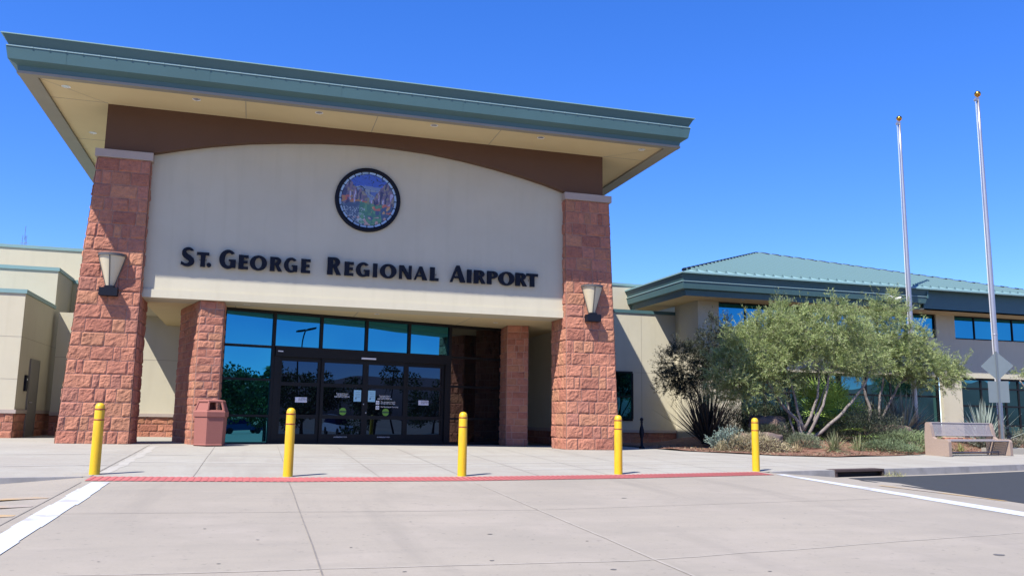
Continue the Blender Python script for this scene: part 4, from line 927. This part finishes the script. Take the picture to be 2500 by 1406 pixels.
def crown_tree(name, label, cat, base, limbs, blobs, ntips, palette, bark, leafn=110, leaf=(.085, .016), seed=1, spray=.34, up=.35, group=None, twig=.006, trunk_r=.075):
    """limbs: polylines in local (x right, y depth, z up); blobs: (x,y,z,rx,ry,rz,weight)"""
    rng = np.random.RandomState(seed); rnd = random.Random(seed); base = Vector(base)
    W3 = lambda p: base + EXv * p[0] + EYv * p[1] + ZZ * p[2]
    t = thing(name, label, cat, tuple(base), group)
    tb = MB(); nodes = []
    for L in limbs:
        pts = [Vector(p) for p in L[0]]; r0, r1 = L[1], L[2]; dense = []
        for a, c in zip(pts, pts[1:]):
            k = max(2, int((c - a).length / .18))
            for i in range(k): dense.append(a.lerp(c, i / k) + Vector((rnd.uniform(-1, 1), rnd.uniform(-1, 1), rnd.uniform(-.5, .5))) * .018)
        dense.append(pts[-1]); m = len(dense); rr = [r0 + (r1 - r0) * i / (m - 1) for i in range(m)]
        rr = [q * .8 for q in rr]; tb.tube([W3(p) for p in dense], rr, 8); nodes += [(np.array(p), q) for p, q in list(zip(dense, rr))[m // 3:]]
    w = np.array([q[6] * q[3] * q[5] for q in blobs]); w /= w.sum(); tips = []
    while len(tips) < ntips:
        q = blobs[rng.choice(len(blobs), p=w)]; d = rng.normal(size=3); d /= np.linalg.norm(d); r_ = rng.uniform(.25, 1) ** .45
        p = np.array(q[:3]) + d * r_ * np.array(q[3:6]); tips.append((p, np.array(q[:3])))
    NP = np.array([n[0] for n in nodes]); NR = [n[1] for n in nodes]
    tips.sort(key=lambda T: np.min(np.linalg.norm(NP - T[0], axis=1)))
    P, D, Ls, C = [], [], [], []
    NPl = [n for n in NP]
    for p, c0 in tips:
        A = np.array(NPl); dist = np.linalg.norm(A - p, axis=1) + .5 * np.maximum(0, A[:, 2] - p[2]); k = int(np.argmin(dist)); a = A[k]; r_ = max(twig * .7, min(NR[k] * .6, twig + .02 * dist[k] / 1.2))
        L = np.linalg.norm(p - a)
        if L > .08:
            mid = (a + p) / 2 + np.array([rng.uniform(-.1, .1) * L, rng.uniform(-.1, .1) * L, .10 * L])
            tb.tube([W3(a), W3(mid), W3(p)], [r_, r_ * .75, twig * .5], 5, cap=False)
            for f in (.5, 1.): NPl.append(a + (p - a) * f if f == 1. else mid); NR.append(r_ * (.75 if f < 1 else .4))
        # sprays of fine twigs with leaflets
        outd = p - c0; outd /= np.linalg.norm(outd) + 1e-6; nt_ = rnd.randint(5, 8); shoot = 1.9 if rng.uniform() < .14 else 1.
        hue = rng.uniform(.66, 1.25)
        for q in range(nt_):
            d = outd * .55 + rng.normal(size=3) * (.55 if shoot == 1 else .3) + np.array([0, 0, up * shoot]); d /= np.linalg.norm(d); l = spray * shoot * rng.uniform(.55, 1.25)
            m = leafn // nt_; f = rng.uniform(.1, 1, m); pos = p + d * l * f[:, None]; pos[:, 2] -= .10 * l * f ** 2
            dd = d + rng.normal(size=(m, 3)) * .55
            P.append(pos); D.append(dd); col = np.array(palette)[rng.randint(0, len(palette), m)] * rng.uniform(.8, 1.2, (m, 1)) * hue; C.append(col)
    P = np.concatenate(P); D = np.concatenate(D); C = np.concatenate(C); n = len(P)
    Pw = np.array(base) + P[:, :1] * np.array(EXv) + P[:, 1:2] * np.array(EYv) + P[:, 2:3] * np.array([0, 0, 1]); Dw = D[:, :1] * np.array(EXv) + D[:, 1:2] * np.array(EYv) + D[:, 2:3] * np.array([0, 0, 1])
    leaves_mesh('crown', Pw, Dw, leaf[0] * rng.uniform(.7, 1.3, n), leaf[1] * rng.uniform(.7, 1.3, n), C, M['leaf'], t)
    tb.build('trunk', bark, t, smooth=True)
    return t
tA = (16.62, 23.6, sz(16.62, 23.6) - .03)
crown_tree('desert_tree', 'wide green multi trunked desert tree with pale branches in front of the hall', 'tree', tA,
    [([(-.05, 0, 0), (-.12, .05, .55), (-.55, .1, 1.0), (-1.0, .1, 1.7), (-1.6, 0, 2.5)], .085, .03), ([(0, 0, .35), (-.15, .1, .9), (-.25, .1, 1.5), (-.5, .1, 2.4), (-.6, .2, 3.2)], .06, .025),
     ([(0, .02, .3), (.2, -.1, .75), (.45, -.1, 1.35), (.55, 0, 2.0), (.4, .1, 3.0)], .065, .025), ([(.15, .1, 0), (.55, .0, .25), (1.1, -.1, .75), (1.5, -.1, 1.2), (2.0, 0, 1.75), (2.3, .1, 2.4)], .075, .03),
     ([(.05, -.05, 0), (.25, -.2, .5), (.55, -.3, 1.1), (.75, -.3, 1.9), (1.0, -.2, 2.8)], .07, .025), ([(-.2, .1, 0), (-.35, .2, .6), (-.4, .3, 1.4), (-.8, .4, 2.2), (-1.4, .3, 3.0)], .05, .022),
     ([(.3, -.1, .6), (.65, .2, 1.3), (.9, .3, 1.8)], .04, .02)],
    [(-2.3, -.1, 1.55, .75, .8, .42, .6), (-1.5, -.1, 1.3, .75, .7, .32, .45), (-1.2, 0, 2.75, 1.25, 1.2, 1.0, 1), (-2.05, 0, 2.05, .95, .9, .85, .9), (-.2, 0, 3.3, 1.2, 1.2, .85, 1), (.95, 0, 3.35, 1.2, 1.2, .95, 1), (1.8, .1, 2.75, .9, 1.0, .8, .9), (.3, .1, 2.45, 1.5, 1.0, .65, .8), (-1.2, .1, 1.7, 1.0, .9, .5, .6), (-.75, .1, 3.75, .7, .7, .5, .7), (1.25, .1, 3.9, .5, .5, .5, .6), (-2.0, 0, 2.95, .55, .55, .6, .5), (-1.3, 0, 3.55, .4, .4, .5, .4)],
    950, GREEN, M['bark'], 130, (.105, .015), seed=3)
tB = (21.72, 26.4, sz(21.72, 26.4))
crown_tree('desert_tree', 'taller green desert tree standing behind the wide one, next to the middle flagpole', 'tree', tB,
    [([(0, 0, 0), (-.3, 0, .5), (-.2, .1, 1.1), (-.45, .1, 1.9), (-.3, 0, 3.0)], .09, .03), ([(.1, 0, 0), (.1, 0, .6), (.5, .1, 1.3), (.9, .1, 2.0), (1.5, 0, 2.4)], .075, .03), ([(.05, 0, .4), (.15, .1, 1.4), (.4, .1, 2.5), (.6, .1, 3.6)], .06, .03)],
    [(.5, 0, 3.9, 1.0, 1.0, 1.0, 1), (.6, 0, 4.75, .55, .6, .55, .7), (-.3, 0, 3.2, .9, .9, .8, .8), (1.35, 0, 2.9, 1.05, .9, .75, 1), (2.1, 0, 2.35, .85, .7, .5, .8), (2.75, 0, 2.4, .5, .5, .42, .6), (.4, 0, 2.7, 1.2, 1.0, .6, .8), (1.4, .1, 3.6, .6, .6, .6, .6)],
    580, GREEN, M['bark'], 120, (.11, .016), seed=8)
tC = (15.35, 27.0, sz(15.35, 27) - .02)
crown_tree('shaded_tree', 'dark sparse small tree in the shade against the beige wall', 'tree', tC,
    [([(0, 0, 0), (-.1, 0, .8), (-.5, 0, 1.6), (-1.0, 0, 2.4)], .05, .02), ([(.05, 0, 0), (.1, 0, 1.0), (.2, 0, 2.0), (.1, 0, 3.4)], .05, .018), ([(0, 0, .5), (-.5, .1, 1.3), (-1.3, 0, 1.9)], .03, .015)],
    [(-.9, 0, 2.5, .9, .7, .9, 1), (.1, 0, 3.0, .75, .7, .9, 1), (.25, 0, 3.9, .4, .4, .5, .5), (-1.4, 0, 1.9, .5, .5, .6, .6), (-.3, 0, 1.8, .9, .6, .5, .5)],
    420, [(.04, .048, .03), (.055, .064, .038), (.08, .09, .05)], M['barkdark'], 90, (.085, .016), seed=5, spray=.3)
tD = (28.2, 25.4, sz(28.2, 25.4))
crown_tree('desert_tree', 'green branch of a desert tree entering at the right edge', 'tree', tD,
    [([(0, 0, 0), (.1, 0, 1.0), (-.2, 0, 1.8), (-.7, 0, 2.6)], .07, .03), ([(.1, 0, 0), (.3, 0, 1.2), (.6, 0, 2.4), (.6, 0, 3.2)], .07, .03)],
    [(-.35, 0, 2.75, .45, .5, .35, .7), (.8, 0, 3.0, 1.0, .9, .8, 1), (.3, 0, 2.3, .6, .6, .4, .5)], 150, GREEN, M['bark'], 110, (.1, .019), seed=12)
def blades(name, label, cat, base, n, length, width, cols, tilt=(0.05, 1.35), bend=.15, seed=1, core=.08, group=None, stiff=1.):
    rnd = random.Random(seed); b = MB(); x, y, z = base
    for k in range(n):
        a = rnd.uniform(0, 2 * PI); el = PI / 2 - rnd.uniform(*tilt); L = length * rnd.uniform(.7, 1.08); w = width * rnd.uniform(.75, 1.2)
        d = Vector((math.cos(a) * math.cos(el), math.sin(a) * math.cos(el), math.sin(el))); s = Vector((-math.sin(a), math.cos(a), 0)); c = rnd.choice(cols); q = rnd.uniform(.8, 1.2); b.col = tuple(i * q for i in c)
        p = Vector((x + rnd.uniform(-core, core), y + rnd.uniform(-core, core), z)); vs = []; m = 4
        nrm = s.cross(d)
        for i in range(m + 1):
            t = i / m; o = p + d * L * t - ZZ * (bend * L * t * t * math.cos(el)); ww = w * (.7 + .3 * t * 2 if t < .5 else 1.0) * (1 - t ** 2.2) + .001
            vs += [o - s * ww / 2, o - nrm * ww * .18, o + s * ww / 2]
        b.add(vs, [(3 * i + j, 3 * i + j + 1, 3 * i + j + 4, 3 * i + j + 3) for i in range(m) for j in range(2)])
    o = b.build(name, M['blade'], color=True); return tag(o, label, cat, group)
def on(x, y, dz=0): return (x, y, sz(x, y) + dz)
blades('sotol', 'dark spiky sotol with stiff radiating blades in front of the beige wall', 'plant', on(14.1, 25.2, .1), 240, 2.1, .05, [(.035, .04, .035), (.05, .055, .045), (.025, .03, .028)], (.02, 1.05), .02, 2, .12)
AG = [(.24, .29, .255), (.30, .35, .31), (.20, .245, .21)]
blades('agave', 'pale grey green agave with long stiff leaves behind the bench', 'plant', on(25.4, 25.3, .0), 110, 1.75, .085, AG, (.02, 1.15), .04, 3, .1)
blades('agave', 'grey agave behind the middle flagpole in front of the dark windows', 'plant', on(23.4, 27.1, .05), 120, 1.9, .075, AG, (.02, 1.1), .04, 4, .15)
blades('yucca', 'dark brownish yucca against the storefront windows left of the middle flagpole', 'plant', on(22.75, 27.8), 120, 1.8, .05, [(.06, .06, .055), (.09, .08, .07), (.12, .115, .1)], (.02, .8), .05, 5, .3)
blades('grass_clump', 'arching pale grass clump at the front of the bed below the trees', 'plant', on(16.3, 21.7), 170, .72, .018, [(.20, .22, .10), (.26, .23, .14), (.15, .18, .09)], (.1, 1.35), .5, 6, .1)
blades('grass_clump', 'small green grass tuft seen under the bench', 'plant', on(21.6, 23.4), 70, .45, .02, [(.22, .27, .07), (.16, .22, .06)], (.05, 1.1), .3, 7, .08)
blades('grass_clump', 'small yellowish grass tuft under the right end of the bench', 'plant', on(22.75, 23.7), 50, .38, .018, [(.28, .27, .10), (.2, .22, .08)], (.05, 1.1), .3, 8, .06)
blades('grass_clump', 'dry straw grass tuft beside the boulder', 'plant', on(14.9, 21.5), 60, .34, .014, [(.34, .26, .15), (.28, .22, .12)], (.05, 1.3), .4, 9, .08)
blades('grass_clump', 'tiny green weed growing at the kerb gutter', 'plant', (13.9, ky(13.9) - .33, rz(13.9, ky(13.9) - .33)), 60, .22, .012, [(.25, .24, .10), (.2, .22, .08)], (.6, 1.5), .2, 10, .2)
# fan palm
pb = on(18.5, 24.9); palm = thing('fan_palm', 'low bushy fan palm with bright green fronds behind the pale tree trunks', 'palm', pb); rnd = random.Random(31)
for k in range(58):
    a = rnd.uniform(0, 2 * PI); el = rnd.uniform(R(-8), R(80)); Lp = rnd.uniform(.95, 1.6); c0 = Vector(pb) + Vector((rnd.uniform(-.3, .3), rnd.uniform(-.3, .3), .12))
    d = Vector((math.cos(a) * math.cos(el), math.sin(a) * math.cos(el), math.sin(el))); s = Vector((-math.sin(a), math.cos(a), 0)); tip = c0 + d * Lp; b = MB(); q = rnd.uniform(.75, 1.25); b.col = (.12 * q, .19 * q, .04 * q)
    b.add([c0 - s * .012, c0 + s * .012, tip + s * .009, tip - s * .009], [(0, 1, 2, 3)])
    nrm = s.cross(d).normalized()
    for i in range(17):
        th = R(-105 + 210 * i / 16); dd = d * math.cos(th) + s * math.sin(th); L = .66 * (1 - .25 * abs(th) / 2) * rnd.uniform(.9, 1.08); sd_ = d * -math.sin(th) + s * math.cos(th); q2 = q * rnd.uniform(.85, 1.2); b.col = (.24 * q2, .36 * q2, .07 * q2)
        p1 = tip + dd * L * .5 + nrm * .03 * (i % 2); p2 = tip + dd * L - ZZ * .07
        b.add([tip, p1 - sd_ * .024, p2, p1 + sd_ * .024], [(0, 1, 2, 3)])
    b.build('frond', M['blade'], palm, color=True)
b = MB(); b.tube([Vector(pb) - ZZ * .1, Vector(pb) + ZZ * .3], [.3, .2], 10); b.build('stem', M['barkdark'], palm)
def shrub(name, label, base, rx, ry, rz_, n, palette, leaf, seed, cat='shrub', up=.5, lumpy=.35):
    rng = np.random.RandomState(seed); d = rng.normal(size=(n, 3)); d[:, 2] = np.abs(d[:, 2]); d /= np.linalg.norm(d, axis=1)[:, None]; r_ = rng.uniform(.3, 1, n) ** .4
    lump = np.array([1 + lumpy * noise.noise(Vector((float(q[0]) * 2.2 + seed, float(q[1]) * 2.2, float(q[2]) * 2.2))) for q in d])
    p = d * (r_ * lump)[:, None] * np.array([rx, ry, rz_]); P = np.array(base) + p[:, :1] * np.array(EXv) + p[:, 1:2] * np.array(EYv) + p[:, 2:3] * np.array([0, 0, 1]); D = d + rng.normal(size=(n, 3)) * .6 + np.array([0, 0, up])
    t = thing(name, label, cat, tuple(base)); leaves_mesh('foliage', P, D, leaf[0] * rng.uniform(.6, 1.3, n), leaf[1] * rng.uniform(.7, 1.3, n), np.array(palette)[rng.randint(0, len(palette), n)] * rng.uniform(.75, 1.25, (n, 1)), M['leaf'], t)
    b = MB(); rn = random.Random(seed)
    for k in range(12): a = rn.uniform(0, 6.28); q = rn.uniform(.3, .8); b.tube([Vector(base), Vector(base) + EXv * rx * q * math.cos(a) + EYv * ry * q * math.sin(a) + ZZ * rz_ * rn.uniform(.4, .8)], [.014, .005], 4)
    b.build('stems', M['barkdark'], t); return t
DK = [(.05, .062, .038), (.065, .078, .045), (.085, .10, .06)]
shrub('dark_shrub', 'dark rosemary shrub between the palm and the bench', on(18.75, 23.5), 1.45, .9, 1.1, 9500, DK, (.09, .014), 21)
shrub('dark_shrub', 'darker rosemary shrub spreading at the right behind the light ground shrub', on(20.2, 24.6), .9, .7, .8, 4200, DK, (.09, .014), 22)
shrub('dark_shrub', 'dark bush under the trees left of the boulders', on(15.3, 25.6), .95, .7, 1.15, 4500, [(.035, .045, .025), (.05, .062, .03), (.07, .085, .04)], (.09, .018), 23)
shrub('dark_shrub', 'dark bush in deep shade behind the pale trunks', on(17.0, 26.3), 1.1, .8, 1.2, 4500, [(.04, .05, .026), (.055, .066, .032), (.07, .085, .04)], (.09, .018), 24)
shrub('light_shrub', 'light green spreading shrub left of the bench', on(19.7, 22.7), 1.35, .75, .62, 7000, [(.20, .26, .12), (.24, .30, .15), (.16, .21, .10)], (.09, .018), 25)
shrub('light_shrub', 'low pale green ground shrub at the front edge below the dark rosemary', on(18.3, 21.95), 1.05, .42, .32, 3400, [(.15, .20, .10), (.18, .23, .12), (.12, .16, .08)], (.08, .018), 26)
shrub('grey_hedge', 'low grey green hedge at the right edge in front of the windows', on(26.7, 24.9, -.05), 2.2, .8, .8, 9000, [(.17, .18, .12), (.20, .20, .14), (.14, .15, .10)], (.07, .02), 27, 'hedge')
shrub('light_shrub', 'yellow green shrub at the right edge beside the grey hedge', on(27.0, 23.8), .7, .5, .75, 2400, [(.22, .24, .08), (.26, .25, .10), (.17, .2, .07)], (.1, .018), 28)
shrub('dry_shrub', 'dry straw coloured ground shrub around the front boulder', on(13.75, 21.95), 1.05, .55, .5, 5200, [(.36, .31, .19), (.42, .36, .23), (.28, .26, .15)], (.08, .02), 29)
shrub('light_shrub', 'small grey green shrub in front of the pale trunks', on(15.6, 22.2), .55, .4, .42, 2600, [(.17, .20, .12), (.21, .235, .15), (.14, .165, .10)], (.08, .016), 30)
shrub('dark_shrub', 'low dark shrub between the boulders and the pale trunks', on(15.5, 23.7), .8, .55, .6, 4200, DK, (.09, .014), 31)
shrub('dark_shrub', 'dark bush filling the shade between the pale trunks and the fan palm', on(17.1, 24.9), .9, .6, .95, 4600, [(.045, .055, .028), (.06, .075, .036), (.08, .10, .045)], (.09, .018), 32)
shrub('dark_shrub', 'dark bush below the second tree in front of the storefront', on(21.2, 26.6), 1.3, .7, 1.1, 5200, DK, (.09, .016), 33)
blades('grass_clump', 'fine arching grass tuft at the bed edge left of the dark rosemary', 'plant', on(17.25, 21.9), 110, .55, .016, [(.22, .25, .11), (.28, .26, .15), (.16, .2, .09)], (.1, 1.3), .5, 11, .1)
blades('grass_clump', 'dry grass tuft near the gopher plant at the bed edge', 'plant', on(12.75, 22.05), 80, .4, .016, [(.34, .29, .17), (.28, .24, .14)], (.1, 1.3), .5, 13, .1)
# gopher plant: upright blue-green stems
rng = np.random.RandomState(44); bx, by, bz = on(13.15, 22.35); gp = thing('gopher_plant', 'blue green gopher plant with upright leafy stems beside the right yellow bollard', 'plant', (bx, by, bz)); P, D, C = [], [], []; sb = MB()
for k in range(85):
    a = rng.uniform(0, 6.28); ti = rng.uniform(.1, 1.1); L = rng.uniform(.42, .72); d = np.array([math.cos(a) * math.sin(ti), math.sin(a) * math.sin(ti), math.cos(ti)]); o = np.array([bx, by, bz]) + rng.normal(size=3) * np.array([.16, .12, 0]); sb.tube([o, o + d * L], .006, 4)
    m = 46; f = rng.uniform(.25, 1, m); P.append(o + d * L * f[:, None]); D.append(d * .7 + rng.normal(size=(m, 3)) * .6); C.append(np.array([(.20, .28, .235), (.25, .33, .28), (.15, .22, .18)])[rng.randint(0, 3, m)] * rng.uniform(.8, 1.15, (m, 1)))
leaves_mesh('foliage', np.concatenate(P), np.concatenate(D), .065, .02, np.concatenate(C), M['blade'], gp); sb.build('stems', M['barkdark'], gp)
rng = np.random.RandomState(77); n = 5200; lx = rng.uniform(11.9, 27, n); ly = np.array([soil_y(x) for x in lx]) + rng.uniform(.06, 1, n) ** 1.5 * 4.2; ok = ly < 29; lx, ly = lx[ok], ly[ok]; n = len(lx)
lit = leaves_mesh('leaf_litter', np.array([(x, y, sz(x, y) + .012) for x, y in zip(lx, ly)]), rng.normal(size=(n, 3)) * np.array([1, 1, .25]), rng.uniform(.03, .11, n), rng.uniform(.012, .04, n), np.array([(.20, .13, .08), (.26, .18, .11), (.13, .085, .055), (.22, .20, .12)])[rng.randint(0, 4, n)] * rng.uniform(.7, 1.3, (n, 1)), M['blade'], None)
tag(lit, 'dry leaf litter and gravel scattered over the red planting bed', 'leaf litter', kind='stuff')
def boulder(label, base, sx, sy, sz_, seed):
    import bmesh
    bm = bmesh.new(); bmesh.ops.create_icosphere(bm, subdivisions=4, radius=1); me = bpy.data.meshes.new('boulder')
    for v in bm.verts:
        p = v.co.copy(); q = 1 + .30 * noise.noise(p * 1.1 + Vector((seed, 0, 0))) + .16 * abs(noise.noise(p * 2.6 + Vector((0, seed, 0)))) + .05 * noise.noise(p * 7)
        p = Vector([max(-.72, min(.72, c)) for c in p]) * 1.3; v.co = Vector((p.x * sx, p.y * sy, max(-.25, p.z) * sz_)) * q
    bm.to_mesh(me); bm.free(); me.materials.append(M['rock']); me.polygons.foreach_set('use_smooth', [True] * len(me.polygons)); o = bpy.data.objects.new('boulder', me); COL.objects.link(o); o.location = base; o.rotation_euler = (0, 0, seed)
    return tag(o, label, 'boulder')
boulder('brown boulder at the front of the bed behind the right bollard', on(14.35, 22.35), .62, .5, .5, 2.3)
boulder('tan boulder in the shade beneath the wide tree', on(16.2, 24.9), 1.0, .6, .72, 4.1)
boulder('flat brown boulder behind the dark shrub near the middle flagpole', on(21.5, 25.6), .8, .5, .5, 6.2)

# ------------------------------------------------------------------ parking side behind the viewpoint (it shows in the glass)
def far_tree(x, y, h, seed, label):
    z = gz(x, y) - .1; rng = np.random.RandomState(seed); n = 3600
    t = thing('parking_tree', label, 'tree', (x, y, z), 'trees across the road, mirrored in the glass')
    c = rng.normal(size=(9, 3)) * np.array([.26, .26, .22]) * h + np.array([x, y, z + h * .62]); k = rng.randint(0, 9, n); d = rng.normal(size=(n, 3)); d /= np.linalg.norm(d, axis=1)[:, None]
    P = c[k] + d * (rng.uniform(.2, 1, n) ** .5)[:, None] * h * .2
    leaves_mesh('crown', P, d + rng.normal(size=(n, 3)), .30, .15, np.array([(.07, .10, .03), (.09, .13, .04), (.05, .08, .025)])[rng.randint(0, 3, n)] * rng.uniform(.8, 1.2, (n, 1)), M['leaf'], t)
    b = MB(); b.tube([(x, y, z), (x, y, z + h * .7)], [.14, .06], 8)
    for q in c[:6]: b.tube([(x, y, z + h * .35), tuple(q)], [.07, .02], 5)
    b.build('trunk', M['barkdark'], t)
for q in ((13.5, -5, 5.2, 61), (20, -9, 5.5, 62), (29, -18, 6, 63), (41, -24, 6, 64), (54, -30, 6.5, 65), (7, -34, 6, 66)): far_tree(*q, 'leafy parking lot tree standing across the road behind the viewpoint')
def light_pole(x, y, h):
    z = gz(x, y) - .1; t = thing('light_pole', 'dark parking lot light pole with two flat lamp heads across the road', 'light pole', (x, y, z), 'parking lot light poles')
    b = MB(); b.tube([(x, y, z), (x, y, z + h)], [.12, .08], 8); b.build('pole', M['blackmatte'], t)
    for s in (-1, 1): b = MB(); b.box(x + s * .15 if s > 0 else x - 1.0, x + 1.0 if s > 0 else x - .15, y - .22, y + .22, z + h - .05, z + h + .14); b.build('lamp_head', M['blackmatte'], t)
for q in ((29.4, -20, 9.4), (56, -40, 7.6)): light_pole(*q)
def car(x, y, rot, m, label, L=4.6, hgt=1.5):
    z = rz(x, y); c, s = math.cos(rot), math.sin(rot); t = thing('parked_car', label, 'car', (x, y, z), 'cars parked across the road')
    W = lambda p: (x + p[0] * c - p[1] * s, y + p[0] * s + p[1] * c, z + p[2])
    def ext(prof, w0, w1, m, name):
        b = MB(); n = len(prof); zs = [q[1] for q in prof]; f = lambda zz: w0 + (w1 - w0) * (zz - min(zs)) / (max(zs) - min(zs))
        b.add([W((px, -f(pz), pz)) for px, pz in prof] + [W((px, f(pz), pz)) for px, pz in prof], [tuple(range(n)), tuple(range(2 * n - 1, n - 1, -1))] + [(i, n + i, n + (i + 1) % n, (i + 1) % n) for i in range(n)])
        return b.build(name, m, t)
    h = L / 2; ext([(-h, .35), (h, .35), (h, .7), (h * .9, .85), (h * .4, .95), (-h * .9, 1.0), (-h, .8)], .88, .82, m, 'body'); ext([(h * .42, .95), (h * .1, hgt), (-h * .6, hgt), (-h * .88, 1.0)], .80, .62, M['glassdoor'], 'cabin_glass')
    ext([(h * .12, hgt - .03), (h * .08, hgt + .03), (-h * .58, hgt + .03), (-h * .62, hgt - .03)], .64, .58, m, 'roof')
    for a in (-1, 1):
        for q in (-1, 1): b = MB(); b.tube([W((a * h * .62, q * .72, .33)), W((a * h * .62, q * .92, .33))], .33, 16); b.build('wheel', M['tyre'], t)
car(37, -42, R(15), M['carblue'], 'dark blue parked car across the road behind the viewpoint'); car(52, -46, R(100), M['carwhite'], 'white parked van across the road behind the viewpoint', 5.0, 1.9)
